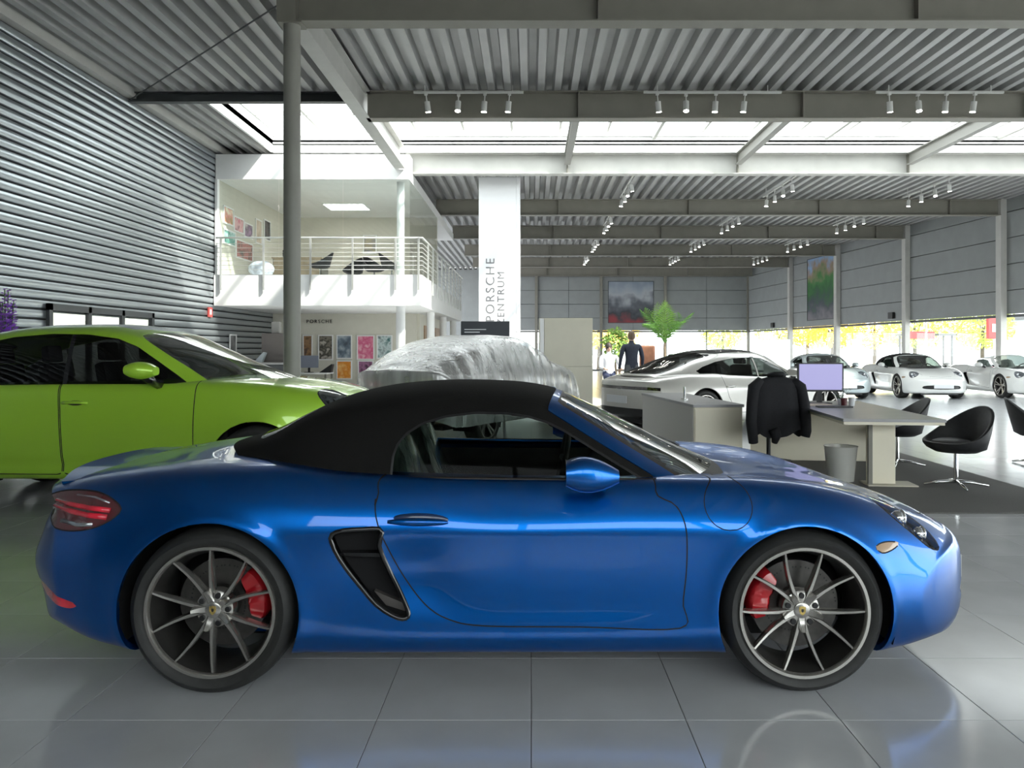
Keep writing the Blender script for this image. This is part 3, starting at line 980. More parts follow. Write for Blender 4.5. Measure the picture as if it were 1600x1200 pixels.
    for f, a, b, w, r in zip(fs, shv, frv, wv, rv):
        if a < -.012: P['shield'].append(f)
        elif a < .004: P['seal'].append(f)
        elif b < 0: P['frame'].append(f)
        elif w < -.006: P['win'].append(f)
        elif w < .004: P['seal'].append(f)
        elif r < 0: P['rear'].append(f)
        else: P['top'].append(f)
    topm = m_fabric if roof == 'soft' else (paint if roof == 'hard' else m_fabric)
    if roof != 'none':
        emit_part(P['top'], n2, 'soft_top' if roof == 'soft' else 'roof', [topm], root, thick=.012)
        emit_part(P['win'], n2, 'side_window', [m_carglass], root, 'pair')
        emit_part(P['rear'], n2, 'rear_window', [m_darkglass], root)
        emit_part(P['seal'], n2, 'window_seal', [m_black], root, push=.001)
    emit_part(P['frame'], n2, 'windscreen_frame', [paint], root, push=.004, thick=.02)
    emit_part(P['shield'], n2, 'windscreen', [m_shield], root)
    # belt seal and mirror triangle
    for sg in (-1, 1):
        mb = MB()
        pts = [(-.54 + 1.18 * i / 20) for i in range(21)]
        mb.tube([(x, sg * (.728 if x < .3 else .728 - .05 * (x - .3)), .880 - .010 * (x + .54)) for x in pts], .009, n=6)
        mb.obj('belt_seal', m_black, root, True)
    # wipers and cowl
    mb = MB()
    mb.sphere((.90, 0, .835), (.16, .60, .045), 20, 8)
    mb.obj('cowl', m_black, root, True)
    for y0, y1 in ((-.28, .30), (.12, .58)):
        w = MB()
        w.tube([(.93, y0, .885), (.905, (y0 + y1) / 2, .905), (.86, y1, .915)], .008, n=6)
        w.obj('wiper', m_black, root, True)
    # spoiler
    mb = MB(); V = []; F = []
    m_ = 24
    for i in range(m_ + 1):
        y = -.60 + 1.20 * i / m_
        e = 1 - (abs(y) / .60) ** 4
        x1 = -1.86 + .05 * (y / .6) ** 2; x0 = -2.115 + .10 * (y / .6) ** 2
        zt = .855 + .022 * e
        V += [(x1, y, zt + .012 - .01), (x0, y, zt - .012 + .012 * e), (x0 + .004, y, zt - .026), (x1, y, zt - .03)]
    for i in range(m_):
        F += [(i * 4 + j, i * 4 + (j + 1) % 4, i * 4 + 4 + (j + 1) % 4, i * 4 + 4 + j) for j in range(4)]
    F += [(0, 1, 2, 3), tuple(m_ * 4 + j for j in (3, 2, 1, 0))]
    mb.add(V, F); mb.obj('rear_spoiler', paint, root, 0.5)
    # number plate at the nose
    pl = MB(); pl.box(2.208, 2.222, -.26, .26, .315, .425); pl.obj('number_plate', m_platewhite, root, bevel=.003)
    # floor pan and cabin
    mb = MB(); mb.box(-1.9, 1.95, -.50, .50, .125, .20); mb.obj('floor_pan', m_black, root)
    if interior:
        mb = MB()
        mb.box(-.82, .82, -.68, .68, .22, .26); mb.box(-.84, -.80, -.66, .66, .22, .90)
        for sg in (-1, 1):
            mb.box(-.80, .80, sg * .685 - .015, sg * .685 + .015, .26, .83)
        mb.obj('cabin_tub', m_cabin, root)
        mb = MB()
        mb.prism([(.42, .55), (.45, .80), (.55, .87), (.86, .85), (.86, .55)], -.66, .66)
        mb.obj('dashboard', m_cabin, root, bevel=.01)
        for sg in (-1, 1):
            s_ = MB()
            prof = [(-.40, .40), (-.62, .95), (-.66, 1.06), (-.60, 1.10), (-.52, 1.09), (-.48, 1.0), (-.44, .86), (-.26, .47), (.10, .50), (.16, .44), (.10, .38), (-.25, .36)]
            V = []; F = []; ws = [.20, .26, .27, .25, .17]
            ys = [-.26, -.22, 0, .22, .26]
            for yy in ys:
                sc = 1 - .10 * (abs(yy) / .26) ** 4
                for x, z in prof:
                    neck = 1.0 if z < .9 else .62
                    V.append((x * 1.0, sg * .36 + yy * neck, .42 + (z - .42) * sc))
            k = len(prof)
            for i in range(4):
                F += [(i * k + j, i * k + (j + 1) % k, (i + 1) * k + (j + 1) % k, (i + 1) * k + j) for j in range(k)]
            F += [tuple(range(k)), tuple(4 * k + j for j in range(k - 1, -1, -1))]
            s_.add(V, F); s_.obj('seat', m_seatfilm, root, 0.9, bevel=.012)
        sw = MB()
        ring = [(.28 + .03 * math.sin(a), .36 + .18 * math.cos(a), .80 + .165 * math.sin(a)) for a in [2 * PI * i / 28 for i in range(28)]]
        sw.tube(ring, .016, n=8, closed=True)
        sw.tube([(.28, .20, .80), (.30, .36, .79), (.28, .52, .80)], .018, n=8)
        sw.tube([(.30, .36, .79), (.52, .36, .72)], .03, n=8)
        sw.obj('steering_wheel', m_cabin, root, True)
    bm.free(); b2.free()
    return root, bvh
# ------------------------------------------------------------------ the blue roadster
WS = dict(rubber=m_rubber, rim=m_rim, dark=m_black, cap=m_gold, disc=m_disc, caliper=m_redcal, phase=math.radians(37))
wr = wheel_meshes(.345, .268, .265, ('pairs', 5), WS, 'roadster_rear')
WS['phase'] = math.radians(54)
wf = wheel_meshes(.338, .268, .235, ('pairs', 5), WS, 'roadster_front')
blue, blue_bvh = sports_car('roadster_car', 'metallic blue two-seat roadster with black canvas roof and red brake calipers', 'car', (-.0965, 4.08, 0), 0, p_blue)
for near in (True, False):
    sg = -1 if near else 1
    put_wheel(wr, blue, -AX, sg * .745, .345, near, math.radians(16), 0, math.radians(73))
    put_wheel(wf, blue, AX, sg * .745, .338, near, math.radians(162), 0, math.radians(90))
# ------------------------------------------------------------------ other cars: one builder, different drawings
def islands(fs):
    left = {f for f in fs if f.is_valid}; out = []
    while left:
        st = [left.pop()]; isl = []
        while st:
            f = st.pop(); isl.append(f)
            for v in f.verts:
                for g in v.link_faces:
                    if g in left: left.discard(g); st.append(g)
        out.append(isl)
    return [i for i in out if len(i) > 2]

def generic_car(name, label, cat, loc, rz, S, group=None):
    root = thing(name, label, cat, loc, rz, group)
    paint = S['paint']
    G = loft(S['lines'], S['ends'][0], S['ends'][1], S.get('ds', .045), S.get('n', 3), .05, warp_f=S['warp_f'], warp_r=S['warp_r'], cap_f=(.035, 7), cap_r=(.03, 7), disp=S.get('disp'))
    bm = grid_bm(G)
    bvh = BVHTree.FromBMesh(bm)
    ax, wz, ra = S['axle'], S['wz'], S['arch']
    regs = []
    for sx in (-ax, ax):
        regs.append(('delete', both(sdf_circle(sx, wz, ra), y_over(.55)), 0))
    g = .004
    for nm, poly, yo in S.get('lower', []):
        regs.append((nm, both(sdf_poly(poly), y_over(yo)), 0))
    for nm, poly, a, lim in S.get('faces', []):            # regions drawn on nose / tail (y, z)
        regs.append((nm, both(sdf_poly(poly, (1, 2)), x_over(lim) if lim > 0 else x_under(lim)), 0))
    for nm, poly, yo in S.get('lights', []):
        regs.append((nm, both(sdf_poly(resample(poly, 3)), y_over(yo)), g))
    for poly in S['doors']:
        regs.append(('door%d' % S['doors'].index(poly), both(sdf_poly(poly), y_over(.6)), g))
    if S.get('hood') is not None:
        regs.append(('hood', both(sdf_poly(resample(S['hood'], 3), (0, 1)), z_over(.5)), g))
    parts = split_regions(bm, regs)
    nrm = vert_normals(bm)
    mi = {f: 1 for f in parts.get('gap', [])}
    emit_part(parts['body'] + parts.get('gap', []), nrm, 'body', [paint, m_gap], root, mi=mi, thick=.02)
    for k, v in parts.items():
        if k in ('body', 'gap', 'delete'): continue
        if k.startswith('door'):
            ds_ = emit_part(v, nrm, 'door', [paint], root, 'pair')
            for q, d in enumerate(ds_):
                sg = -1 if q == 0 else 1
                hx, hz = S['handles'][int(k[4:])]
                mb = MB()
                mb.tube([(hx - .11, sg * (surf_y(bvh, hx - .11, hz) + .004), hz), (hx - .06, sg * (surf_y(bvh, hx - .06, hz) + .022), hz + .004), (hx + .06, sg * (surf_y(bvh, hx + .06, hz) + .022), hz + .004), (hx + .11, sg * (surf_y(bvh, hx + .11, hz) + .004), hz)], .013, n=8)
                mb.obj('door_handle', paint, d, True)
                mb = MB(); mb.sphere((hx, sg * (surf_y(bvh, hx, hz) - .004), hz - .004), (.085, .010, .024), 16, 8)
                mb.obj('handle_cup', m_black, d, True)
        elif k == 'hood':
            emit_part(v, nrm, 'hood', [paint], root)
        else:
            mm = S['matof'][k]
            side = 'pair' if k in S.get('pairs', ()) else 'both'
            for o in emit_part(v, nrm, k, [mm], root, side):
                if k in S.get('labels', {}): o['label'] = S['labels'][k]
    for sx in (-ax, ax):
        arch_liner(root, sx, wz, ra + .02, .55, S['halfw'] - .05, m_well)
    # greenhouse
    G2 = loft(S['glines'], S['gends'][0], S['gends'][1], S.get('ds', .045), S.get('n', 3) + 1, .04, warp_f=S['gwarp_f'], warp_r=S['gwarp_r'], open_bottom=True)
    b2 = grid_bm(G2)
    A0, A1 = S['pillar']
    lineA = sdf_line(A0, A1)
    lineB = sdf_line((A0[0] - .05, A0[1] - .05), (A1[0] - .09, A1[1] - .03))
    hx, hb, hw = S['header']
    header = lambda co: co[:, 0] - (hx + hb * (1 - (co[:, 1] / hw) ** 2))
    shield = both(neg(lineA), neg(header))
    regs = [('shield', shield, 0), ('rear_window', both(sdf_poly(resample(S['rear_window'], 4), (0, 1)), z_over(S['rw_z'])), 0)]
    if S.get('pillars') is not None:
        regs.append(('pillar_trim', both(sdf_poly(S['pillars']), lineB, y_over(.3)), 0))
    for w in S['windows']:
        regs.append(('side_window', both(sdf_poly(w), lineB, y_over(.3)), 0))
    if S.get('roofglass') is not None:
        regs.append(('roof_glass', both(sdf_poly(resample(S['roofglass'], 4), (0, 1)), z_over(S['rg_z'])), 0))
    p2 = split_regions(b2, regs, 'roof')
    n2 = vert_normals(b2)
    emit_part(p2['roof'], n2, 'roof', [S.get('roofmat', paint)], root, thick=.015)
    emit_part(p2.get('shield', []), n2, 'windscreen', [m_shield], root)
    emit_part(p2.get('rear_window', []), n2, 'rear_window', [m_darkglass], root)
    if 'roof_glass' in p2: emit_part(p2['roof_glass'], n2, 'roof_glass', [m_blackgloss], root)
    if 'pillar_trim' in p2: [emit_part(isl, n2, 'pillar_trim', [m_blackgloss], root, 'pair', push=-.002) for isl in islands(p2['pillar_trim'])]
    # side windows one by one
    fs = [f for f in p2.get('side_window', []) if f.is_valid]
    c = np.array([f.calc_center_median()[:] for f in fs])
    for w in S['windows']:
        sel = sdf_poly(w)(c) < 0
        emit_part([f for f, s_ in zip(fs, sel) if s_], n2, 'side_window', [S.get('sideglass', m_darkglass)], root, 'pair')
    # cabin block so that the glass looks into a dark interior with seats
    cab = MB()
    cab.prism(S['cabin'], -S['halfw'] + .16, S['halfw'] - .16)
    cab.obj('cabin_floor', m_cabin, root)
    for sx, sz in S['seats']:
        for sg in (-1, 1):
            s_ = MB()
            s_.prism([(sx - .12, sz - .3), (sx - .22, sz + .25), (sx - .13, sz + .28), (sx + .0, sz - .3)], sg * .38 - .22, sg * .38 + .22)
            s_.prism([(sx - .24, sz + .28), (sx - .25, sz + .44), (sx - .17, sz + .46), (sx - .14, sz + .28)], sg * .38 - .12, sg * .38 + .12)
            s_.obj('seat', m_cabin, root, bevel=.03)
    # mirrors
    mx, my, mz = S['mirror']
    for sg in (-1, 1):
        ft = MB(); ft.tube([(mx + .06, sg * (my - .18), mz - .13), (mx + .03, sg * (my - .08), mz - .09), (mx, sg * my, mz - .04)], [.05, .04, .035], n=8)
        ft.obj('mirror_foot', m_blackgloss, root, True)
        mb = MB(); V = []; F = []; k = 7; nn = 14
        for i in range(k):
            u = i / (k - 1); hz = .085 * (math.sin(PI * (u * .8 + .1)) ** .5) * (1 - .25 * u); hy = .12 * (1 - .5 * u ** 2)
            for j in range(nn):
                t = 2 * PI * j / nn; pw = lambda v: math.copysign(abs(v) ** .7, v)
                V.append((mx - .10 + .22 * u, sg * (my + hy * pw(math.cos(t))), mz + hz * pw(math.sin(t)) - .01 * u))
        for i in range(k - 1):
            F += [(i * nn + j, i * nn + (j + 1) % nn, (i + 1) * nn + (j + 1) % nn, (i + 1) * nn + j) for j in range(nn)]
        F += [tuple(range(nn)), tuple((k - 1) * nn + j for j in range(nn))]
        mb.add(V, F); mb.obj('mirror_housing', paint, root, 0.9)
    mb = MB(); mb.box(S['ends'][0] + .35, S['ends'][1] - .35, -.55, .55, S['lines'][0][1][len(S['lines'][0][1]) // 2][1] - .02, wz + .05); mb.obj('floor_pan', m_black, root)
    for sg in (-1, 1):
        put_wheel(S['wheels'], root, -ax, sg * S['track'], wz, sg < 0, .3, 0, bolts=False)
        put_wheel(S['wheels'], root, ax, sg * S['track'], wz, sg < 0, PI - .3, 0, bolts=False)
    bm.free(); b2.free()
    return root, bvh

def suv_spec(paint, wheels, ds=.04):
    T, N = -2.50, 2.40
    Ls = [
        ([(T, 0)], [(T, .40), (-2.0, .30), (1.9, .28), (N, .34)]),
        ([(T, .70), (0, .78), (N, .66)], [(T, .39), (-2.0, .30), (1.9, .28), (N, .33)]),
        ([(T, .82), (-2.0, .91), (0, .90), (1.9, .90), (N, .80)], [(T, .42), (-2.0, .33), (0, .30), (1.9, .31), (N, .36)]),
        ([(T, .86), (-2.0, .955), (0, .945), (1.45, .955), (1.9, .94), (N, .83)], [(T, .48), (-2.0, .41), (0, .37), (1.9, .39), (N, .42)]),
        ([(T, .88), (-2.0, .975), (-.6, .955), (0, .945), (.7, .950), (1.45, .975), (2.0, .94), (N, .845)], [(T, .56), (0, .46), (1.9, .50), (N, .50)]),
        ([(T, .88), (-2.0, .982), (-.6, .962), (0, .958), (.7, .962), (1.45, .982), (2.0, .945), (N, .85)], [(T, .66), (0, .60), (1.9, .63), (N, .58)]),
        ([(T, .87), (-2.0, .98), (-.6, .968), (0, .966), (.7, .968), (1.45, .980), (2.0, .94), (N, .845)], [(T, .78), (0, .76), (1.9, .76), (N, .67)]),
        ([(T, .85), (-2.0, .965), (-.6, .966), (0, .966), (.7, .964), (1.45, .962), (2.0, .92), (N, .83)], [(T, .90), (0, .90), (1.5, .89), (2.0, .86), (N, .76)]),
        ([(T, .83), (-2.0, .94), (-.6, .952), (0, .952), (.7, .945), (1.45, .93), (2.0, .885), (N, .80)], [(T, 1.0), (0, 1.03), (1.0, 1.02), (1.6, .99), (2.1, .93), (N, .83)]),
        ([(T, .79), (-2.0, .90), (-.6, .925), (0, .925), (.7, .915), (1.45, .885), (2.0, .835), (N, .75)], [(T, 1.07), (0, 1.115), (1.0, 1.11), (1.6, 1.075), (2.1, .99), (N, .87)]),
        ([(T, .70), (-2.0, .82), (0, .85), (.9, .83), (1.45, .79), (2.0, .73), (N, .66)], [(T, 1.11), (0, 1.15), (1.0, 1.155), (1.6, 1.12), (2.1, 1.03), (N, .89)]),
        ([(T, .40), (0, .50), (1.45, .42), (N, .35)], [(T, 1.13), (0, 1.15), (1.0, 1.18), (1.6, 1.135), (2.1, 1.045), (N, .91)]),
        ([(T, 0)], [(T, 1.13), (0, 1.15), (1.0, 1.19), (1.6, 1.15), (2.1, 1.06), (N, .92)])]
    GL = [
        ([(-2.3, .70), (-1.8, .84), (-1.0, .90), (0, .905), (.8, .895), (1.2, .84), (1.55, .78)], [(-2.3, 1.05), (-1.8, 1.10), (0, 1.11), (1.2, 1.11), (1.55, 1.10)]),
        ([(-2.3, .67), (-1.8, .79), (-1.0, .84), (0, .845), (.6, .83), (1.2, .80), (1.55, .75)], [(-2.3, 1.10), (-1.8, 1.22), (-1.0, 1.31), (0, 1.32), (.5, 1.29), (.8, 1.21), (1.2, 1.13), (1.55, 1.115)]),
        ([(-2.3, .62), (-1.8, .71), (-1.0, .75), (0, .755), (.5, .75), (.9, .76), (1.2, .74), (1.55, .70)], [(-2.3, 1.13), (-1.8, 1.32), (-1.2, 1.48), (-.6, 1.545), (0, 1.555), (.3, 1.52), (.6, 1.39), (.9, 1.24), (1.2, 1.145), (1.55, 1.12)]),
        ([(-2.3, .54), (-1.8, .61), (-1.0, .64), (0, .645), (.5, .65), (.9, .68), (1.55, .65)], [(-2.3, 1.15), (-1.8, 1.37), (-1.2, 1.545), (-.6, 1.625), (-.1, 1.635), (.25, 1.58), (.6, 1.43), (.9, 1.265), (1.2, 1.155), (1.55, 1.125)]),
        ([(-2.3, .30), (-1.0, .36), (0, .37), (1.55, .36)], [(-2.3, 1.16), (-1.8, 1.40), (-1.2, 1.585), (-.6, 1.665), (-.1, 1.67), (.3, 1.605), (.7, 1.45), (1.1, 1.28), (1.55, 1.13)]),
        ([(-2.3, 0)], [(-2.3, 1.16), (-1.8, 1.405), (-1.2, 1.59), (-.6, 1.672), (-.1, 1.677), (.3, 1.615), (.7, 1.465), (1.1, 1.295), (1.55, 1.14)])]
    def disp(G):
        x, y, z = G[:, :, 0], G[:, :, 1], G[:, :, 2]
        d = np.zeros_like(x)
        for cx in (-1.4475, 1.4475):
            rr = np.hypot(x - cx, z - .385)
            d += .014 * np.exp(-((rr - .425) / .035) ** 2)
        # rocker hollow
        d -= .018 * np.exp(-((z - .43) / .05) ** 2) * (np.abs(x) < 1.0)
        H = G.copy(); H[:, :, 1] = y + d * np.clip((y - .6) / .2, 0, 1)
        return H
    wtop = [(-1.75, 1.10), (-1.72, 1.22), (-1.45, 1.37), (-1.15, 1.47), (-.80, 1.545), (-.46, 1.575), (-.12, 1.568), (.15, 1.53), (.33, 1.46), (.52, 1.335), (.80, 1.145), (.86, 1.0)]
    return dict(paint=paint, lines=Ls, ends=(T, N), warp_f=(.52, 3.0, .98, 1.3), warp_r=(.35, 3.2, .98, 1.5), disp=disp, ds=ds, n=3,
        axle=1.4475, wz=.385, arch=.425, halfw=.98, track=.82, wheels=wheels,
        doors=[[(-.27, 1.3), (-.27, 1.14), (-.25, .9), (-.24, .6), (-.235, .36), (-.20, .345), (.2, .34), (.87, .34), (.90, .36), (.905, .7), (.91, 1.0), (.91, 1.3)],
               [(-1.22, 1.3), (-1.22, 1.14), (-1.23, 1.0), (-1.16, .86), (-1.03, .68), (-.96, .5), (-.91, .38), (-.87, .35), (-.28, .345), (-.2475, .36), (-.2525, .6), (-.2625, .9), (-.2825, 1.14), (-.2825, 1.3)]],
        handles=[(-.12, .97), (-1.08, .98)],
        lights=[('headlight', [(1.92, 1.065), (2.05, 1.04), (2.17, .98), (2.22, .91), (2.15, .875), (2.06, .90), (1.98, .98)], .45), ('taillight', [(-2.1, 1.0), (-2.2, 1.02), (-2.5, 1.0), (-2.5, .93), (-2.2, .93)], .3)],
        lower=[], faces=[('front_grille', [(-.1, .45), (.55, .45), (.75, .52), (.7, .66), (.4, .70), (-.1, .70)], 1, 2.0)],
        matof=dict(headlight=mat('dark_headlight', (.05, .055, .06), .1, coat=1.0, noise=.9, nscale=25), taillight=m_redlens, front_grille=m_black), pairs=('headlight', 'taillight'),
        hood=[(1.25, -.5), (1.25, .5), (1.15, .72), (1.4, .70), (1.9, .62), (2.12, .52), (2.2, .3), (2.22, -.3)],
        glines=GL, gends=(-2.3, 1.55), gwarp_f=(.38, 2.0, .8, .1), gwarp_r=(.25, 2.0, .8, 1.2), pillar=((.30, 1.565), (1.04, 1.10)), header=(.30, .06, .65),
        windows=[[p for p in wtop if p[0] > -.30] + [(-.215, 1.0), (-.215, 1.57)][0:0] + [(-.23, 1.0), (-.23, 1.572)], [(-.27, 1.571), (-.27, 1.0), (-1.2, 1.0), (-1.2, 1.452), (-.80, 1.545), (-.46, 1.575)], [(-1.24, 1.0), (-1.24, 1.44), (-1.45, 1.37), (-1.72, 1.22), (-1.75, 1.0)]],
        rear_window=[(-2.15, -.3), (-2.1, .5), (-1.7, .52), (-1.55, .4), (-1.5, -.3)], rw_z=1.15,
        roofglass=[(-1.3, -.3), (-1.3, .48), (-.9, .52), (0, .52), (.2, .45), (.22, -.3)], rg_z=1.4,
        pillars=wtop, cabin=[(-1.9, .5), (-1.9, 1.08), (1.15, 1.08), (1.15, .5)], seats=[(.05, 1.05), (-.95, 1.02)], mirror=(.52, 1.08, 1.26), roofmat=paint)

def fastback_spec(paint, wheels, ds=.045):
    T, N = -2.46, 2.48
    Ls = [(list((x * 1.128, y * 1.08) for x, y in a), list((x * 1.128, z * 1.04 + .015) for x, z in b)) for a, b in sports_lines()]
    # higher, fuller tail
    GL = [
        ([(-2.25, .55), (-1.8, .72), (-1.2, .80), (0, .83), (.9, .81), (1.25, .74)], [(-2.25, .86), (-1.5, .885), (0, .89), (1.25, .87)]),
        ([(-2.25, .53), (-1.8, .68), (-1.2, .74), (0, .77), (.7, .76), (1.25, .71)], [(-2.25, .90), (-1.7, .97), (-1.2, 1.03), (0, 1.06), (.5, 1.02), (.9, .93), (1.25, .885)]),
        ([(-2.25, .50), (-1.8, .61), (-1.2, .65), (0, .67), (.6, .67), (.9, .68), (1.25, .67)], [(-2.25, .92), (-1.7, 1.03), (-1.2, 1.15), (-.6, 1.22), (0, 1.225), (.4, 1.14), (.8, .98), (1.25, .90)]),
        ([(-2.25, .44), (-1.8, .52), (-1.2, .55), (0, .57), (.6, .58), (1.25, .60)], [(-2.25, .935), (-1.7, 1.07), (-1.2, 1.21), (-.6, 1.30), (0, 1.305), (.3, 1.24), (.7, 1.07), (1.25, .91)]),
        ([(-2.25, .25), (-1.2, .31), (0, .33), (1.25, .34)], [(-2.25, .945), (-1.7, 1.10), (-1.2, 1.255), (-.6, 1.355), (0, 1.36), (.3, 1.31), (.7, 1.15), (1.25, .92)]),
        ([(-2.25, 0)], [(-2.25, .95), (-1.7, 1.105), (-1.2, 1.265), (-.6, 1.37), (0, 1.378), (.3, 1.33), (.7, 1.17), (1.25, .93)])]
    return dict(paint=paint, lines=Ls, ends=(T, N), warp_f=(.55, 3.0, .97, 1.3), warp_r=(.37, 3.3, .97, 1.45), ds=ds, n=3,
        axle=1.45, wz=.36, arch=.395, halfw=.965, track=.82, wheels=wheels,
        doors=[[(-.15, 1.1), (-.13, .6), (-.13, .32), (.3, .31), (.85, .32), (.90, .6), (.88, .8), (.85, 1.1)],
               [(-1.0, 1.1), (-1.03, .9), (-1.02, .8), (-.95, .6), (-.82, .42), (-.75, .33), (-.145, .32), (-.145, .6), (-.165, 1.1)]],
        handles=[(0, .74), (-.9, .76)],
        lights=[('headlight', [(1.92, .74), (2.05, .68), (2.12, .60), (2.05, .57), (1.95, .64)], .45)],
        lower=[],
        faces=[('light_bar', [(-.1, .725), (.60, .725), (.80, .715), (.80, .765), (.60, .775), (-.1, .775)], 1, -1.75), ('rear_diffuser', [(-.1, .10), (.95, .10), (.95, .36), (.80, .40), (.5, .42), (-.1, .42)], 1, -1.95), ('front_grille', [(-.1, .25), (.6, .25), (.8, .30), (.75, .38), (-.1, .38)], 1, 1.95)],
        matof=dict(headlight=m_silverref, light_bar=mat('dark_light_bar', (.02, .012, .012), .12, coat=1.0), rear_diffuser=m_black, front_grille=m_black), pairs=('headlight',),
        hood=None,
        glines=GL, gends=(-2.25, 1.25), gwarp_f=(.33, 2.0, .75, .1), gwarp_r=(.25, 2.0, .75, 1.2), pillar=((.22, 1.27), (.95, .86)), header=(.25, .06, .6),
        windows=[[(-.13, .8), (-.13, 1.235), (.05, 1.222), (.22, 1.17), (.45, 1.06), (.80, .88), (.85, .8)], [(-.16, 1.237), (-.16, .8), (-1.0, .8), (-1.25, .915), (-1.42, .985), (-1.44, 1.02), (-1.3, 1.085), (-1.0, 1.165), (-.6, 1.225)]],
        rear_window=[(-2.12, -.3), (-2.08, .40), (-1.8, .50), (-1.3, .50), (-1.05, .44), (-1.0, -.3)], rw_z=.9,
        roofglass=[(-.9, -.3), (-.9, .44), (-.4, .50), (.1, .46), (.15, -.3)], rg_z=1.1,
        cabin=[(-1.5, .4), (-1.5, .86), (1.0, .84), (1.0, .4)], seats=[(.05, .84), (-.80, .84)], mirror=(.55, 1.02, .98), roofmat=paint)

WS2 = dict(rubber=m_rubber, rim=m_rim, dark=m_black, cap=m_black, disc=m_disc, caliper=m_black, phase=.3)
w_suv = wheel_meshes(.385, .285, .275, ('five', 5), WS2, 'suv')
w_gt = wheel_meshes(.36, .272, .265, ('five', 5), WS2, 'gt')

green, green_bvh = generic_car('suv_car', 'bright lime green coupe SUV parked behind the blue roadster', 'car', (-3.84, 7.68, 0), 0, suv_spec(p_green, w_suv, .035))
silver, silver_bvh = generic_car('fastback_car', 'pale silver four-door fastback with full-width tail light bar', 'car', (3.75, 14.6, 0), math.radians(30), fastback_spec(p_silver, w_gt, .04))
silver.scale = (1.04, 1.04, 1.04)
pl = MB(); pl.box(-2.545, -2.53, -.27, .27, .50, .62); pl.obj('number_plate', m_platewhite, silver, bevel=.003)
# ------------------------------------------------------------------ the hall
m_deck = mat('galvanised_roof_deck', (0.40, 0.40, 0.395), 0.45, metal=0.25, noise=0.06, nscale=1.5)
m_steel = mat('grey_steel_paint', (0.22, 0.21, 0.18), 0.5, noise=0.05, nscale=3)
m_steel_lt = mat('light_steel_paint', (0.50, 0.495, 0.47), 0.5, noise=0.05, nscale=3)
m_rafter = mat('rafter_grey', (0.30, 0.295, 0.275), 0.5)
m_slat = mat('silver_grey_wall_slat', (0.40, 0.435, 0.46), 0.30, metal=0.75, noise=0.06, nscale=2, stretch=(1, .2, 6))
m_slatback = mat('wall_backing_dark', (0.03, 0.033, 0.035), 0.7)
m_panel = mat('grey_wall_panel', (0.26, 0.275, 0.275), 0.6, noise=0.05, nscale=2)
m_joint = mat('panel_joint_dark', (0.08, 0.085, 0.085), 0.7)
m_white = mat('white_plaster', (0.80, 0.80, 0.79), 0.6, noise=0.02, nscale=3)
m_cream = mat('cream_plaster', (0.62, 0.60, 0.52), 0.7, noise=0.03, nscale=3)
m_window = glass('window_glass', (0.96, 0.98, 0.97), refl=0.02)
m_tile = mat('grey_floor_tile', (0.64, 0.65, 0.67), 0.13, noise=0.08, nscale=2.2, spec=0.8)
m_grout = mat('tile_grout', (0.20, 0.20, 0.205), 0.6)
m_lamp = mat('lamp_lens', (1, 1, 1), 0.4, emit=(1.0, 0.96, 0.88), estr=30)
m_lamphead = mat('spot_head_white', (0.62, 0.62, 0.60), 0.4)
m_frame = mat('anthracite_frame', (0.06, 0.065, 0.07), 0.45)

XL = -8.12                       # inner face of the left wall
Y0, YB = -5.0, 50.5
def xr(y): return 16.4 - .095 * (y - 26.8)
WALLH = 6.62
BY = [11.0, 15.6, 20.5, 26.8, 32.5, 38.4, 43.8, 49.2]
BZ = 6.05

# floor: a slab with a recessed field of separate tiles in front
TX0, TX1, TY0, TY1, TS = -5.4, 6.6, 1.8, 10.2, .6
fl = MB()
def slab(x0, x1, y0, y1, z1):
    fl.box(x0, x1, y0, y1, -.25, z1)
slab(XL - .3, 20.5, Y0 - .3, TY0, 0)
slab(XL - .3, 20.5, TY1, YB + .3, 0)
slab(XL - .3, TX0, TY0, TY1, 0)
slab(TX1, 20.5, TY0, TY1, 0)
fl.box(TX0, TX1, TY0, TY1, -.25, -.004, 1)
def tiled(name, col, rough):
    m = mat(name, col, rough, spec=0.55)
    nt = m.node_tree
    tc = nt.nodes.new('ShaderNodeTexCoord')
    br = nt.nodes.new('ShaderNodeTexBrick')
    br.offset = 0; br.squash = 1
    br.inputs['Scale'].default_value = 1
    br.inputs['Brick Width'].default_value = .6
    br.inputs['Row Height'].default_value = .6
    br.inputs['Mortar Size'].default_value = .003
    br.inputs['Color1'].default_value = (*col, 1)
    br.inputs['Color2'].default_value = (*[c * .97 for c in col], 1)
    br.inputs['Mortar'].default_value = (*[c * .6 for c in col], 1)
    nt.links.new(tc.outputs['Object'], br.inputs['Vector'])
    nt.links.new(br.outputs['Color'], nt.nodes['Principled BSDF'].inputs['Base Color'])
    return m
floor = struct(fl.obj('floor', [tiled('far_floor_tiles', (0.64, 0.65, 0.67), 0.17), m_grout]))
tm = MB(); h = TS / 2 - .0015
tm.add([(-h, -h, -.0032), (h, -h, -.0032), (h, h, -.0032), (-h, h, -.0032), (-h, -h, -.001), (h, -h, -.001), (h, h, -.001), (-h, h, -.001), (-h + .001, -h + .001, 0), (h - .001, -h + .001, 0), (h - .001, h - .001, 0), (-h + .001, h - .001, 0)],
       [(0, 1, 5, 4), (1, 2, 6, 5), (2, 3, 7, 6), (3, 0, 4, 7), (4, 5, 9, 8), (5, 6, 10, 9), (6, 7, 11, 10), (7, 4, 8, 11), (8, 9, 10, 11)])
tile_me = tm.mesh('tile', m_tile)
for i in range(20):
    for j in range(14):
        link('tile', tile_me, floor, (TX0 + TS * (i + .5), TY0 + TS * (j + .5), 0))

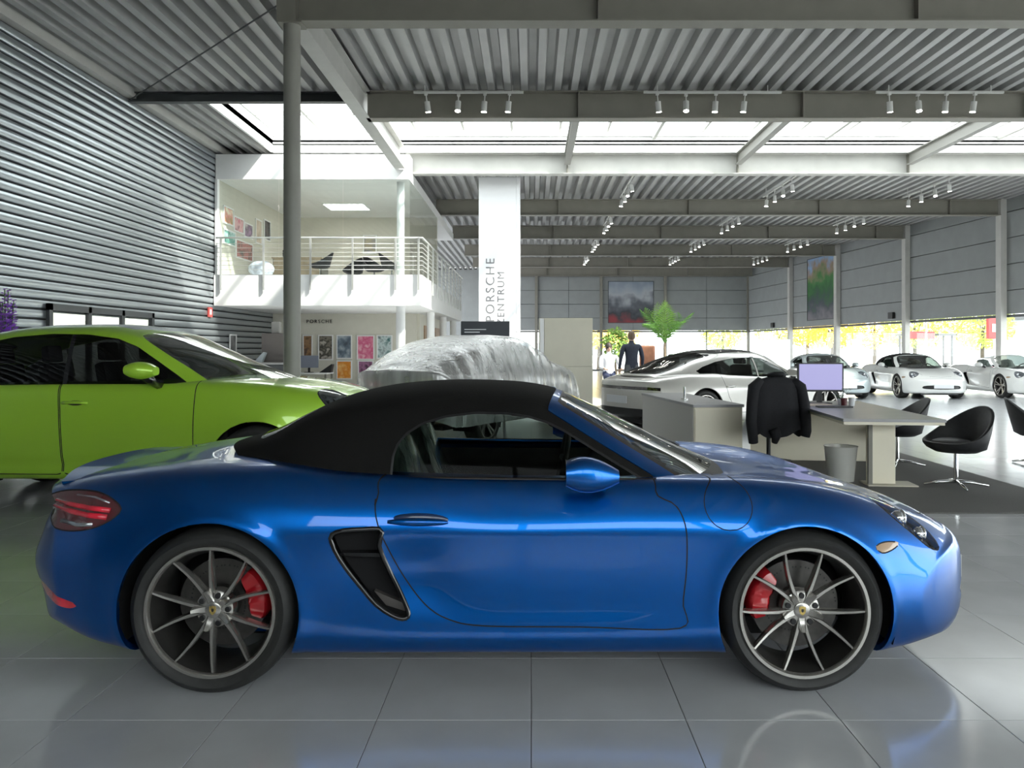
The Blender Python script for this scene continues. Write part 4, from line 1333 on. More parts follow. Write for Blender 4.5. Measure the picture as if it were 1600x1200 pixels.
# left wall of horizontal metal slats
wl = MB(); wl.box(XL - .3, XL - .02, Y0, 31.5, 0, WALLH + .1)
wall_left = struct(wl.obj('wall_left', m_slatback))
pitch = .162
sm = MB()
prof = [(XL - .02, .006), (XL + .018, .008), (XL + .026, .018), (XL + .031, .070), (XL + .027, .124), (XL + .019, .134), (XL - .02, .136)]
n = len(prof)
sm.add([(x, y, z) for y in (Y0, 31.5) for x, z in prof], [(i, i + 1, n + i + 1, n + i) for i in range(n - 1)])
slat_me = sm.mesh('slat', m_slat, smooth=True)
for k in range(40):
    link('slat', slat_me, wall_left, (0, 0, k * pitch))
tr = MB(); tr.box(XL - .02, XL + .16, Y0, 31.5, 6.48, 6.66)
struct(tr.obj('trim_1', m_steel_lt))
# window band in the left wall, behind the green car
wfm = MB()
for z0, z1 in ((.0, .09), (2.09, 2.20)):
    wfm.box(XL + .03, XL + .09, 12.9, 16.5, z0, z1)
for y in (12.9, 14.05, 15.2, 16.4):
    wfm.box(XL + .03, XL + .09, y, y + .10, 0, 2.2)
w1 = struct(wfm.obj('window_1', m_frame))
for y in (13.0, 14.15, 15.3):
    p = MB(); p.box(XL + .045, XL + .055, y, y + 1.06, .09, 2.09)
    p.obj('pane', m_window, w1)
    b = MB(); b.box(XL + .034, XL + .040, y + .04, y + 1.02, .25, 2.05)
    b.obj('blind', mat('glowing_office_blind', (.80, .78, .72), .8, emit=(1.0, .96, .88), estr=.8), w1)  # blind given its own glow, standing in for the bright office beyond

# back wall: posts, cladding panels above, glazing below
PB = 2.62
bx0, bx1 = -3.0, xr(YB)
mull = [-3.0 + 4.18 * k for k in range(4)] + [bx1]
mull = [bx0, .33, 4.56, 8.74, bx1]
bw = MB(); bw.box(bx0 - 5.2, bx1 + .2, YB + .06, YB + .3, PB + .04, WALLH + .1)
wall_back = struct(bw.obj('wall_back', m_joint))
for a, b in zip(mull, mull[1:]):
    for z0, z1 in ((PB, 3.45), (3.45, 4.35), (4.35, 5.25), (5.25, 6.15), (6.15, WALLH)):
        for u0, u1 in ((a, (a + b) / 2), ((a + b) / 2, b)):
            p = MB(); p.box(u0 + .012, u1 - .012, YB, YB + .08, z0 + .015, z1 - .015)
            p.obj('panel', m_panel, wall_back)
lw = MB(); lw.box(bx0 - 5.2, bx0, YB, YB + .08, 0, WALLH); lw.obj('panel', m_panel, wall_back)
for k, x in enumerate(mull):
    t = MB(); t.box(x - .09, x + .09, YB - .16, YB, 0, WALLH)
    struct(t.obj('trim_%d' % (10 + k), m_steel))
nwin = 2
for a, b in zip(mull, mull[1:]):
    f = MB(); f.box(a, b, YB + .0, YB + .07, 0, .10); f.box(a, b, YB, YB + .07, PB - .10, PB)
    f.box((a + b) / 2 - .03, (a + b) / 2 + .03, YB, YB + .07, .1, PB)
    o = struct(f.obj('window_%d' % nwin, m_frame)); nwin += 1
    for u0, u1 in ((a, (a + b) / 2), ((a + b) / 2, b)):
        p = MB(); p.box(u0 + .03, u1 - .03, YB + .03, YB + .04, .1, PB - .1); p.obj('pane', m_window, o)

# right wall, running at a slight angle: posts at the beams
ang = math.atan(-.095)
def rpt(y, off=0.0): return Vector((xr(y) + off * math.cos(ang), y - off * math.sin(ang) * 0, 0))
posts = [Y0, 0.5, 6.0, 11.0, 15.6, 20.5] + BY[3:7] + [YB]
rw = MB()
for ya, yb, zb in ((Y0, 15.6, 4.39), (15.6, YB, PB + .04)):
    rw.add([(xr(y) + dx, y, z) for z in (zb, WALLH + .1) for y, dx in ((ya, .1), (yb, .1), (yb, .3), (ya, .3))], [(0, 1, 5, 4), (1, 2, 6, 5), (2, 3, 7, 6), (3, 0, 4, 7), (4, 5, 6, 7), (3, 2, 1, 0)])
wall_right = struct(rw.obj('wall_right', m_joint))
for k, (a, b) in enumerate(zip(posts, posts[1:])):
    hi = k < 4                     # unseen near bays, glazing made tall to let in more light
    zb = PB if not hi else 4.35
    rows = [(zb, 3.45)] if not hi else []
    rows += [(4.35, 5.25), (5.25, 6.15), (6.15, WALLH)] + ([(3.45, 4.35)] if not hi else [])
    for z0, z1 in rows:
        p = MB()
        q = []
        for z in (z0 + .015, z1 - .015):
            for (y, dx) in ((a + .012, 0), (b - .012, 0), (b - .012, .1), (a + .012, .1)):
                q.append((xr(y) + dx, y, z))
        p.add(q, [(0, 1, 2, 3), (4, 7, 6, 5), (0, 4, 5, 1), (1, 5, 6, 2), (2, 6, 7, 3), (3, 7, 4, 0)])
        p.obj('panel', m_panel, wall_right)
    f = MB()
    for z0, z1 in ((0, .1), (zb - .1, zb)):
        q = []
        for z in (z0, z1):
            for (y, dx) in ((a, 0), (b, 0), (b, .07), (a, .07)): q.append((xr(y) + dx, y, z))
        f.add(q, [(0, 1, 2, 3), (4, 7, 6, 5), (0, 4, 5, 1), (1, 5, 6, 2), (2, 6, 7, 3), (3, 7, 4, 0)])
    o = struct(f.obj('window_%d' % nwin, m_frame)); nwin += 1
    p = MB()
    q = []
    for z in (.1, zb - .1):
        for (y, dx) in ((a + .1, .03), (b - .1, .03), (b - .1, .04), (a + .1, .04)): q.append((xr(y) + dx, y, z))
    p.add(q, [(0, 1, 2, 3), (4, 7, 6, 5), (0, 4, 5, 1), (1, 5, 6, 2), (2, 6, 7, 3), (3, 7, 4, 0)])
    p.obj('pane', m_window, o)
for k, y in enumerate(posts[:-1]):
    t = MB(); t.box(-.11, .11, -.13, .13, 0, WALLH)
    struct(t.obj('trim_%d' % (20 + k), m_steel_lt, loc=(xr(y) - .12, y, 0), rot=(0, 0, -ang)))

# wall behind the camera: closed on the left, high windows in the middle, full-height glazing on the right
FX0, FX1 = XL, xr(Y0)
FG = -2.6; FH = FG + (FX1 - FG) * 3 / 9  # unseen openings, laid out to keep the left side darker
fw = MB(); fw.box(XL - .3, FX1 + .3, Y0 - .3, Y0, 5.0, WALLH + .1); fw.box(FG, FH, Y0 - .3, Y0, 0, 2.4); fw.box(XL - .3, FG, Y0 - .3, Y0, 0, 5.0)
struct(fw.obj('wall_front', m_panel))
nx = 9
for k in range(nx):
    a = FG + (FX1 - FG) * k / nx; b = FG + (FX1 - FG) * (k + 1) / nx
    zb = 2.4 if b < FH + .1 else .0
    f = MB()
    f.box(a - .06, a + .06, Y0 - .15, Y0, zb, 5.0); f.box(a, b, Y0 - .15, Y0, zb, zb + .1); f.box(a, b, Y0 - .15, Y0, 4.9, 5.0)
    o = struct(f.obj('window_%d' % nwin, m_frame)); nwin += 1
    p = MB(); p.box(a + .06, b - .06, Y0 - .085, Y0 - .075, zb + .1, 4.9); p.obj('pane', m_window, o)

# roof deck of trapezoidal sheet, ribs running away from the camera, with a skylight strip
DZ = 6.60; PT = .33
def deck(x0, x1, y0, y1, mb):
    n = int(round((x1 - x0) / PT)); p = []
    for k in range(n):
        u = x0 + k * PT
        p += [(u, DZ), (u + .13, DZ), (u + .165, DZ + .15), (u + .295, DZ + .15)]
    p.append((x0 + n * PT, DZ))
    m = len(p)
    mb.add([(x, y, z) for y in (y0, y1) for x, z in p], [(i, i + 1, m + i + 1, m + i) for i in range(m - 1)])
SKX0, SKX1, SKY0, SKY1 = -6.75, 14.5, 15.95, 20.25
cb = MB()
deck(XL, 20.3, Y0 - .1, SKY0, cb)
deck(XL, 20.3, SKY1, YB + .1, cb)
deck(XL, SKX0, SKY0, SKY1, cb)
deck(SKX1, 20.3, SKY0, SKY1, cb)
# outer roof skin so that no daylight leaks through the sheet
for x0, x1, y0, y1 in ((XL - .3, 20.5, Y0 - .3, SKY0), (XL - .3, 20.5, SKY1, YB + .3), (XL - .3, SKX0, SKY0, SKY1), (SKX1, 20.5, SKY0, SKY1)):
    cb.box(x0, x1, y0, y1, DZ + .17, DZ + .30)
struct(cb.obj('ceiling', m_deck))

# skylight: white upstands, glazing bars and panes
GZ = 7.18
sk = MB()
sk.box(SKX0, SKX1, SKY1, SKY1 + .06, DZ - .02, GZ); sk.box(SKX0, SKX1, SKY0 - .06, SKY0, DZ - .02, GZ)
sk.box(SKX0 - .06, SKX0, SKY0, SKY1, DZ - .02, GZ); sk.box(SKX1, SKX1 + .06, SKY0, SKY1, DZ - .02, GZ)
for z in (6.80, 7.0):
    sk.box(SKX0, SKX1, SKY1 - .05, SKY1, z, z + .035)
sky = struct(sk.obj('window_%d' % nwin, m_white)); nwin += 1
nb = 17
bw_ = (SKX1 - SKX0) / nb
for k in range(nb + 1):
    x = SKX0 + k * bw_
    b = MB(); b.box(x - .03, x + .03, SKY0, SKY1, GZ - .06, GZ + .05); b.obj('glazing_bar', m_steel_lt, sky)
for y in (17.4, 18.85):
    b = MB(); b.box(SKX0, SKX1, y - .03, y + .03, GZ - .05, GZ + .03); b.obj('glazing_bar', m_steel_lt, sky)
for k in range(nb):
    p = MB(); p.box(SKX0 + k * bw_ + .03, SKX0 + (k + 1) * bw_ - .03, SKY0, SKY1, GZ, GZ + .01); p.obj('pane', m_window, sky)

# steel frame
def ibeam(mb, a, b, z0, z1, w, axis='x', c=0.0, tf=.022, tw=.014):
    if axis == 'x':
        mb.box(a, b, c - w / 2, c + w / 2, z0, z0 + tf); mb.box(a, b, c - w / 2, c + w / 2, z1 - tf, z1); mb.box(a, b, c - tw / 2, c + tw / 2, z0 + tf, z1 - tf)
    else:
        mb.box(c - w / 2, c + w / 2, a, b, z0, z0 + tf); mb.box(c - w / 2, c + w / 2, a, b, z1 - tf, z1); mb.box(c - tw / 2, c + tw / 2, a, b, z0 + tf, z1 - tf)
STX = [.95 + 4.5 * k for k in range(-1, 5)]
beam_names = ['over the blue car', 'carrying the track spotlights', 'behind the skylight', 'first beyond the skylight', 'second beyond the skylight', 'third beyond the skylight', 'fourth beyond the skylight', 'along the back wall']
for k, y in enumerate(BY):
    mb = MB(); x1 = xr(y) - .2
    ibeam(mb, -3.3, x1, BZ, DZ, .28, 'x', y)
    o = mb.obj('steel_beam', m_steel if k != 2 else m_steel_lt)
    tag(o, 'grey steel roof beam ' + beam_names[k], 'beam', 'roof beams')
    for x in STX:
        if -3.2 < x < x1:
            s_ = MB(); s_.box(x - .012, x + .012, y - .135, y + .135, BZ + .02, DZ - .02); s_.obj('stiffener', m_steel, o)
mb = MB(); ibeam(mb, XL, -3.45, 6.40, DZ, .16, 'x', 15.6)
tag(mb.obj('steel_beam', m_frame), 'slim dark steel beam between slatted wall and grey long beam', 'beam')
mb = MB(); ibeam(mb, 11.16, 19.78, BZ, DZ, .26, 'y', -3.36)
tag(mb.obj('steel_beam', m_steel_lt), 'grey steel beam from round column head to white office gallery', 'beam')
for k, x in enumerate(STX[1:]):
    if x < SKX1:
        mb = MB(); ibeam(mb, 15.75, 20.36, 6.28, DZ - .02, .16, 'y', x)
        tag(mb.obj('skylight_rafter', m_rafter), 'grey steel rafter under the skylight, ' + ('above the hanging banner', 'above the silver fastback', 'above the white sports cars', 'closest to the right wall')[min(k, 3)], 'beam', 'rafters under the skylight')
        x2 = x + 2.25
        mb = MB(); mb.box(x2 - .04, x2 + .04, 15.96, 20.19, 6.90, 7.0)
        tag(mb.obj('skylight_rafter', m_steel_lt), 'slim grey skylight bar next to the rafter ' + ('above the hanging banner', 'above the silver fastback', 'above the white sports cars', 'closest to the right wall')[min(k, 3)], 'beam', 'slim bars under the skylight')
# main column with end plates
mb = MB()
mb.cyl((0, 0, .012), (0, 0, BZ - .02), .118, n=40)
col = tag(thing('steel_column', 'tall round grey column rising behind green SUV bonnet', 'column', (-3.40, 11.0, 0)))
mb.obj('shaft', mat('column_grey', (.30, .295, .265), .45, noise=.05, nscale=3), col, 0.6)
mb = MB(); mb.box(-.2, .2, -.2, .2, 0, .02); mb.obj('base_plate', m_steel, col)
mb = MB(); mb.box(-.17, .17, -.14, .14, BZ - .02, BZ); mb.obj('head_plate', m_steel, col)
mb = MB(); mb.box(-.18, .09, -.13, .13, BZ + .001, DZ - .03); mb.obj('beam_seat', m_steel, col)
# tie rods under the left bay
mb = MB(); mb.tube([(XL + .12, 15.45, 6.42), (-3.5, 11.05, 6.42)], .014, n=6)
tag(mb.obj('tie_rod', m_frame), 'thin dark diagonal steel tie rod below the roof sheet', 'rod')

# track lights
head = MB()
head.cyl((0, 0, .0), (0, 0, -.20), .055, n=18); head.cyl((0, 0, .13), (0, 0, 0), .012, n=8); head.box(-.03, .03, -.03, .03, .12, .17)
head_me = head.mesh('spot_head', m_lamphead, smooth=0.6)
lens = MB(); lens.cyl((0, 0, -.199), (0, 0, -.206), .050, n=18)
lens_me = lens.mesh('lamp_lens', m_lamp)
def track(x0, y0, x1, y1, z, spots, label, tilt):
    t = thing('track_light', label, 'spotlight', ((x0 + x1) / 2, (y0 + y1) / 2, z), 0, 'ceiling track lights')
    dx, dy = (x1 - x0) / 2, (y1 - y0) / 2
    r = MB(); w = .02
    r.box(-max(dx, w), max(dx, w), -max(dy, w), max(dy, w), -.02, .02)
    for u in (-.8, .8):
        r.box(u * dx - .008, u * dx + .008, u * dy - .008, u * dy + .008, .02, DZ - z)
    r.obj('rail', m_lamphead, t)
    for k, u in enumerate(spots):
        h_ = link('spot_head', head_me, t, (u * dx, u * dy, -.18), (tilt[k % len(tilt)], tilt[(k + 1) % len(tilt)] * .6, 0))
        link('lamp_lens', lens_me, h_)
for k, (xa, xb, sp) in enumerate(((-2.30, -.15, (667, 716, 757, 795)), (2.2, 4.9, (1028, 1072, 1118, 1163)), (6.75, 9.25, (1390, 1435, 1478, 1522)))):
    c, hf = (xa + xb) / 2, (xb - xa) / 2
    u = [(((p - 830) * 15.15 / 1209) - c) / hf for p in sp]
    track(xa, 15.15, xb, 15.15, 6.46, u, 'white rail with four spotlights in front of the beam, ' + ('above the pylon banner', 'above the silver fastback', 'above the white convertible')[k], (.15, -.2, .05, .1))
for bi, (ya, yb) in enumerate(((22.0, 25.2), (27.8, 31.0), (33.5, 36.9), (39.4, 42.4))):
    for xi, x in enumerate((2.9, 7.55, 12.1)):
        if x > xr(yb) - 1.5: continue
        track(x, ya, x, yb, 6.38, (-.75, -.25, .25, .75), 'lengthwise spotlight rail in the ' + ('first', 'second', 'third', 'fourth')[bi] + ' bay beyond the skylight, row ' + ('above the palm', 'above the desk monitor', 'along the right wall')[xi], (.2, -.3, .1, -.1))
# ------------------------------------------------------------------ white office gallery on the left
MX1, MY = -3.12, 19.8
mz = thing('office_gallery', 'white two-storey office gallery with glass front beside slatted wall', 'gallery', (-5.6, 19.8, 0))
def mpart(name, mb, m, smooth=False, bevel=0):
    o = mb.obj(name, m, mz, smooth, bevel=bevel)
    o.location = (5.6, -19.8, 0)
    return o
b = MB(); b.box(XL + .04, MX1, MY, 31, 5.78, 6.04); b.box(XL + .04, MX1 - .001, MY, 20.33, 6.04, 6.42); mpart('roof_fascia', b, m_white)
b = MB(); b.box(XL + .04, -2.80, 19.7, 31.2, 2.54, 3.33); mpart('floor_slab', b, m_white)
b = MB(); b.box(XL + .05, MX1 + .0, 25.6, 25.75, 3.33, 5.78); mpart('back_wall', b, m_cream)
b = MB(); b.box(XL + .04, XL + .10, MY, 25.6, 3.33, 5.78); mpart('side_wall', b, m_cream)
b = MB(); b.box(XL + .045, XL + .11, 19.75, 19.88, 3.33, 5.78); mpart('corner_post', b, m_white)
for x0, x1 in ((XL + .12, -6.5), (-6.48, -4.85), (-4.83, MX1)):
    b = MB(); b.box(x0, x1, 19.90, 19.91, 3.33, 5.78); mpart('pane', b, m_window)
for y0, y1 in ((19.92, 22.7), (22.72, 25.6)):
    b = MB(); b.box(MX1 - .01, MX1, y0, y1, 3.33, 5.78); mpart('pane', b, m_window)
b = MB(); b.cyl((-3.40, 20.15, 0), (-3.40, 20.15, 2.54), .12, n=24); mpart('column', b, m_white, 0.6)
b = MB(); b.cyl((-3.40, 20.15, 3.33), (-3.40, 20.15, 5.78), .10, n=24); mpart('column', b, m_white, 0.6)
for y in (23.5, 26.8, 30.2):
    b = MB(); b.cyl((-3.05, y, 0), (-3.05, y, 2.54), .12, n=20); mpart('column', b, m_white, 0.6)
# ground floor walls below
b = MB(); b.box(XL + .04, -3.6, 24.2, 24.35, 0, 2.54); mpart('lower_wall', b, m_cream)
b = MB(); b.box(-3.62, -3.5, 24.35, 31, 0, 2.54); mpart('lower_side_wall', b, m_cream)
for y in (25.2, 28.0):
    b = MB(); b.box(-3.5, -3.46, y, y + 1.4, .1, 2.2); mpart('lower_door', b, mat('warm_wood', (.33, .20, .11), .5, noise=.3, nscale=6, stretch=(1, 8, 1)))
# railing
rl = tag(thing('guard_rail', 'thin steel guard rail with wires along white gallery edge', 'railing', (-2.76, 19.64, 3.0)))
m_rail = mat('brushed_rail_steel', (.62, .62, .60), .35, metal=.6)
def rpart(name, mb, smooth=True):
    o = mb.obj(name, m_rail, rl, smooth); o.location = (2.76, -19.64, -3.0); return o
RX0, RX1, RY, RY1 = XL + .12, -2.76, 19.64, 31.0
b = MB(); b.tube([(RX0, RY, 4.26), (RX1, RY, 4.26), (RX1, RY1, 4.26)], .024, n=8); rpart('handrail', b)
for k in range(7):
    z = 3.45 + k * .11
    b = MB(); b.tube([(RX0, RY, z), (RX1, RY, z), (RX1, RY1, z)], .006, n=5); rpart('wire', b)
for px in (345, 412, 485, 551, 618, 654):
    x = (px - 830) * RY / 1209
    b = MB(); b.box(x - .022, x + .022, RY - .022, RY + .022, 2.93, 4.26); rpart('post', b, False)
for k in range(10):
    y = 20.7 + 1.06 * k
    b = MB(); b.box(RX1 - .022, RX1 + .022, y - .022, y + .022, 2.93, 4.26); rpart('post', b, False)
# ceiling light of the gallery office
cl = thing('ceiling_light', 'glowing rectangular ceiling light in the gallery office', 'ceiling light', (-5.6, 23.5, 5.74))
b = MB(); b.box(-.62, .62, -.5, .5, .0, .04); b.obj('frame', m_white, cl)
b = MB(); b.box(-.58, .58, -.46, .46, -.008, .0); b.obj('diffuser', mat('light_panel', (1, 1, 1), .5, emit=(1, .98, .94), estr=14), cl)

# pictures: print as flat procedural colour
def print_mat(name, cols, scale, seed=0, bands=False):
    if name in MATS: return MATS[name]
    m = bpy.data.materials.new(name); m.use_nodes = True
    nt = m.node_tree; bs = nt.nodes['Principled BSDF']; bs.inputs['Roughness'].default_value = .4
    tc = nt.nodes.new('ShaderNodeTexCoord'); mp = nt.nodes.new('ShaderNodeMapping')
    mp.inputs['Location'].default_value = (seed * 3.7, seed * 1.3, seed * 2.1)
    nt.links.new(tc.outputs['Object'], mp.inputs[0])
    if bands:
        # layered print: bottom to top along Z with a wavy edge
        sx = nt.nodes.new('ShaderNodeSeparateXYZ'); nt.links.new(tc.outputs['Object'], sx.inputs[0])
        nz = nt.nodes.new('ShaderNodeTexNoise'); nz.inputs['Scale'].default_value = scale; nt.links.new(mp.outputs[0], nz.inputs['Vector'])
        ma = nt.nodes.new('ShaderNodeMath'); ma.operation = 'MULTIPLY_ADD'; ma.inputs[1].default_value = bands[0]; ma.inputs[2].default_value = bands[1]
        nt.links.new(sx.outputs['Z'], ma.inputs[0])
        mb2 = nt.nodes.new('ShaderNodeMath'); mb2.operation = 'MULTIPLY_ADD'; mb2.inputs[1].default_value = .7; nt.links.new(nz.outputs['Fac'], mb2.inputs[0]); nt.links.new(ma.outputs[0], mb2.inputs[2])
        src = mb2.outputs[0]
    else:
        nz = nt.nodes.new('ShaderNodeTexNoise'); nz.inputs['Scale'].default_value = scale; nz.inputs['Detail'].default_value = 3
        nt.links.new(mp.outputs[0], nz.inputs['Vector']); src = nz.outputs['Fac']
    r = nt.nodes.new('ShaderNodeValToRGB'); r.color_ramp.interpolation = 'LINEAR'
    e = r.color_ramp.elements
    lo, hi = (.32, .68) if not bands else (.1, .95)
    while len(e) < len(cols): e.new(.5)
    for k, c in enumerate(cols):
        e[k].position = lo + (hi - lo) * k / (len(cols) - 1); e[k].color = (*c, 1)
    nt.links.new(src, r.inputs[0]); nt.links.new(r.outputs[0], bs.inputs['Base Color'])
    MATS[name] = m
    return m

def picture(label, x, y, z, w, h, m, frame=None, rz=0.0, group=None, name='framed_poster'):
    """Centre at (x, y, z); faces -y before turning by rz."""
    t = thing(name, label, 'poster', (x, y, z), rz, group)
    fr = MB(); q = .035
    for a in ((-w / 2 - q, w / 2 + q, -h / 2 - q, -h / 2), (-w / 2 - q, w / 2 + q, h / 2, h / 2 + q), (-w / 2 - q, -w / 2, -h / 2, h / 2), (w / 2, w / 2 + q, -h / 2, h / 2)):
        fr.box(a[0], a[1], -.03, 0, a[2], a[3])
    fr.obj('frame', frame or m_white, t)
    p = MB(); p.box(-w / 2, w / 2, -.012, -.002, -h / 2, h / 2); p.obj('print', m, t)
    return t
def Zp(py, Y): return 1.44 + (545 - py) * Y / 1209
def Xp(px, Y): return (px - 830) * Y / 1209
YW = 24.19
specs = [('brown print on the wall under the gallery', 481, 543, 12, 36, [(.10, .06, .03), (.35, .2, .1), (.05, .04, .04)]),
         ('black and tan speckled print under the gallery', 509, 543, 20, 36, [(.03, .03, .025), (.25, .22, .18), (.04, .04, .03), (.5, .45, .4)]),
         ('dark blue print with a pale centre under the gallery', 538, 542, 21, 34, [(.07, .09, .12), (.15, .2, .25), (.4, .45, .5)]),
         ('pink print with a red centre under the gallery', 571.5, 543, 24, 35, [(.75, .30, .40), (.62, .10, .22), (.80, .45, .52)]),
         ('teal and white print under the gallery', 601, 542, 21, 34, [(.02, .12, .12), (.55, .65, .65), (.05, .08, .08)]),
         ('orange print in the lower row under the gallery', 538, 578, 21, 26, [(.85, .38, .05), (.75, .25, .02), (.9, .55, .2)]),
         ('dark purple print in the lower row under the gallery', 571.5, 578, 21, 26, [(.12, .04, .09), (.35, .15, .28), (.06, .02, .05)])]
for k, (lb, px, py, w, h, cols) in enumerate(specs):
    picture('framed ' + lb, Xp(px, YW), YW - .005, Zp(py, YW), w * YW / 1209, h * YW / 1209, print_mat('print_%d' % k, cols, 5, k), group='framed prints under the gallery')
# lettering on that wall
t = thing('wall_lettering', 'dark lettering high on the cream wall under the gallery', 'sign', (Xp(499, YW), YW - .012, Zp(502.5, YW)))
me = text_mesh('PORSCHE', .15, .008, space=1.35); me.materials.append(m_ink)
link('letters', me, t, (0, 0, 0), (PI / 2, 0, 0))
# pictures in the gallery office, on its left wall
for k, (ya, yb, za, zb, cols, lb) in enumerate(((20.15, 20.75, 4.75, 5.15, [(.25, .3, .05), (.7, .25, .2), (.85, .8, .6)], 'green and pink print'), (20.85, 21.5, 4.65, 5.0, [(.6, .12, .2), (.8, .5, .5), (.25, .05, .1)], 'crimson print'), (21.6, 22.2, 4.6, 4.95, [(.4, .25, .4), (.15, .1, .15), (.8, .7, .7)], 'mauve print'), (20.15, 20.9, 4.22, 4.55, [(.3, .6, .55), (.1, .3, .25), (.7, .85, .85)], 'turquoise print'), (21.0, 22.2, 3.95, 4.4, [(.2, .12, .1), (.5, .2, .18), (.1, .1, .08)], 'dark red print'))):
    picture(lb + ' on the left wall of the gallery office', XL + .104, (ya + yb) / 2, (za + zb) / 2, yb - ya, zb - za, print_mat('gal_%d' % k, cols, 4, k + 20), rz=PI / 2, group='prints in the gallery office')
for ya, yb, za, zb, lb, cols in ((23.2, 23.7, 4.75, 5.3, 'narrow black print', [(.03, .03, .03), (.12, .1, .1)]), (22.5, 22.95, 4.55, 5.2, 'narrow tan print', [(.5, .4, .3), (.7, .6, .5)])):
    picture(lb + ' on the left wall of the gallery office', XL + .104, (ya + yb) / 2, (za + zb) / 2, yb - ya, zb - za, print_mat('gal_' + lb, cols, 4, ya), rz=PI / 2, group='prints in the gallery office')
picture('ochre and grey print on the back wall of the gallery office', Xp(578, 25.59), 25.59, Zp(382, 25.59), .38, .55, print_mat('galb', [(.45, .38, .2), (.25, .25, .25)], 4, 3), group='prints in the gallery office')
# ------------------------------------------------------------------ SUV under a plastic film
brown, _ = generic_car('suv_car', 'dark brown SUV wrapped under clear plastic film', 'car', (-.82, 13.3, 0), math.radians(63), suv_spec(p_brown, w_suv, .08))
for o in list(brown.children):
    if o.name.startswith('mirror'): bpy.data.objects.remove(o)
brown.scale = (.95, .95, .955)
film_l = [
    ([(-2.6, .90), (-2.0, 1.0), (0, 1.01), (1.8, .99), (2.5, .86)], [(-2.6, .34), (2.5, .34)]),
    ([(-2.6, .92), (-2.0, 1.02), (0, 1.02), (1.8, 1.01), (2.5, .88)], [(-2.6, .60), (2.5, .55)]),
    ([(-2.6, .90), (-2.0, 1.0), (0, 1.01), (1.5, .99), (2.5, .84)], [(-2.6, .92), (0, .95), (1.6, .92), (2.5, .72)]),
    ([(-2.6, .80), (-2.0, .92), (0, .96), (1.2, .93), (2.5, .74)], [(-2.6, 1.08), (-2.0, 1.16), (0, 1.20), (1.2, 1.15), (2.0, 1.05), (2.5, .86)]),
    ([(-2.6, .66), (-1.8, .74), (0, .78), (.8, .80), (1.4, .80), (2.5, .62)], [(-2.6, 1.12), (-1.8, 1.40), (-.6, 1.60), (0, 1.60), (.6, 1.45), (1.2, 1.22), (1.8, 1.13), (2.5, .90)]),
    ([(-2.6, .45), (-1.8, .52), (0, .56), (1.4, .56), (2.5, .42)], [(-2.6, 1.15), (-1.8, 1.47), (-1.2, 1.63), (-.5, 1.705), (.1, 1.695), (.7, 1.50), (1.3, 1.27), (1.8, 1.16), (2.5, .93)]),
    ([(-2.6, 0)], [(-2.6, 1.16), (-1.8, 1.49), (-1.2, 1.65), (-.5, 1.725), (.1, 1.715), (.7, 1.52), (1.3, 1.29), (1.8, 1.18), (2.5, .95)])]
film_l = [([(-2.6, 0)], [(-2.6, .34)])] + film_l
def film_disp(G):
    H = G.copy(); ns, k, _ = G.shape
    u = np.arange(ns)[:, None]; z = G[:, :, 2]; x = G[:, :, 0]; y = G[:, :, 1]
    r = np.random.default_rng(3); w = np.zeros_like(z)
    for q in range(16):
        f = r.uniform(3, 11); ph = r.uniform(0, 6.3); sl = r.uniform(-3, 3)
        w += np.sin(f * x + sl * z + ph + 4 * y) * r.uniform(.3, 1)
    w *= .008 * np.clip(2.2 - z, .35, 1.6)
    H[:, :, 1] += np.abs(w) * 1.5 * np.clip(y / .5, 0, 1)
    H[:, :, 2] += np.abs(w) * .9 * np.clip((z - .9) / .4, 0, 1)
    H[:, :, 0] += w * .6
    return H
G = loft(film_l[1:], -2.62, 2.50, .045, 5, .05, warp_f=(.5, 3, .98, 1.3), warp_r=(.32, 3, .98, 1.5), cap_f=(.03, 6), cap_r=(.03, 6), disp=None, relax=1, open_bottom=True)
G = film_disp(G)
fb = grid_bm(G)
# remove the closing underside: keep what lies above the hem
bmesh.ops.delete(fb, geom=[f for f in fb.faces if f.calc_center_median().z < .30], context='FACES')
m_film = glass('plastic_film', (.93, .94, .95), refl=.20, rough=.22, body=(.88, .88, .87), bodyfac=.40, streak=True)
cover = thing('car_cover', 'wrinkled clear plastic dust cover draped over brown SUV', 'car cover', (-.82, 13.3, 0), math.radians(63))
cover.scale = (.96, .96, .965)
emit_part(list(fb.faces), vert_normals(fb), 'plastic_sheet', [m_film], cover, 'both')
fb.free()

# ------------------------------------------------------------------ white sports cars at the far right
wsp = wheel_meshes(.345, .262, .26, ('five', 5), WS2, 'sports')
for (lb, x, y, rz, pt, rf) in (
        ('white sports car with black soft top beside a row of windows', 11.75, 24.0, -94, p_white, 'soft'),
        ('ice blue sports coupe half hidden behind the desk monitor', 9.00, 24.1, -92, p_ice, 'hard'),
        ('white open convertible parked against the right window wall', 14.65, 23.9, -92, p_white, 'none')):
    c, _ = sports_car('sports_car', lb, 'car', (x, y, 0), math.radians(rz), pt, 'sports cars in a row', fine=False, roof=rf, head='round')
    c.scale = (1.03, 1.03, 1.02)
    for near in (True, False):
        sg = -1 if near else 1
        put_wheel(wsp, c, -AX, sg * .745, .345, near, .3, 0, bolts=False)
        put_wheel(wsp, c, AX, sg * .745, .345, near, PI - .3, 0, bolts=False)

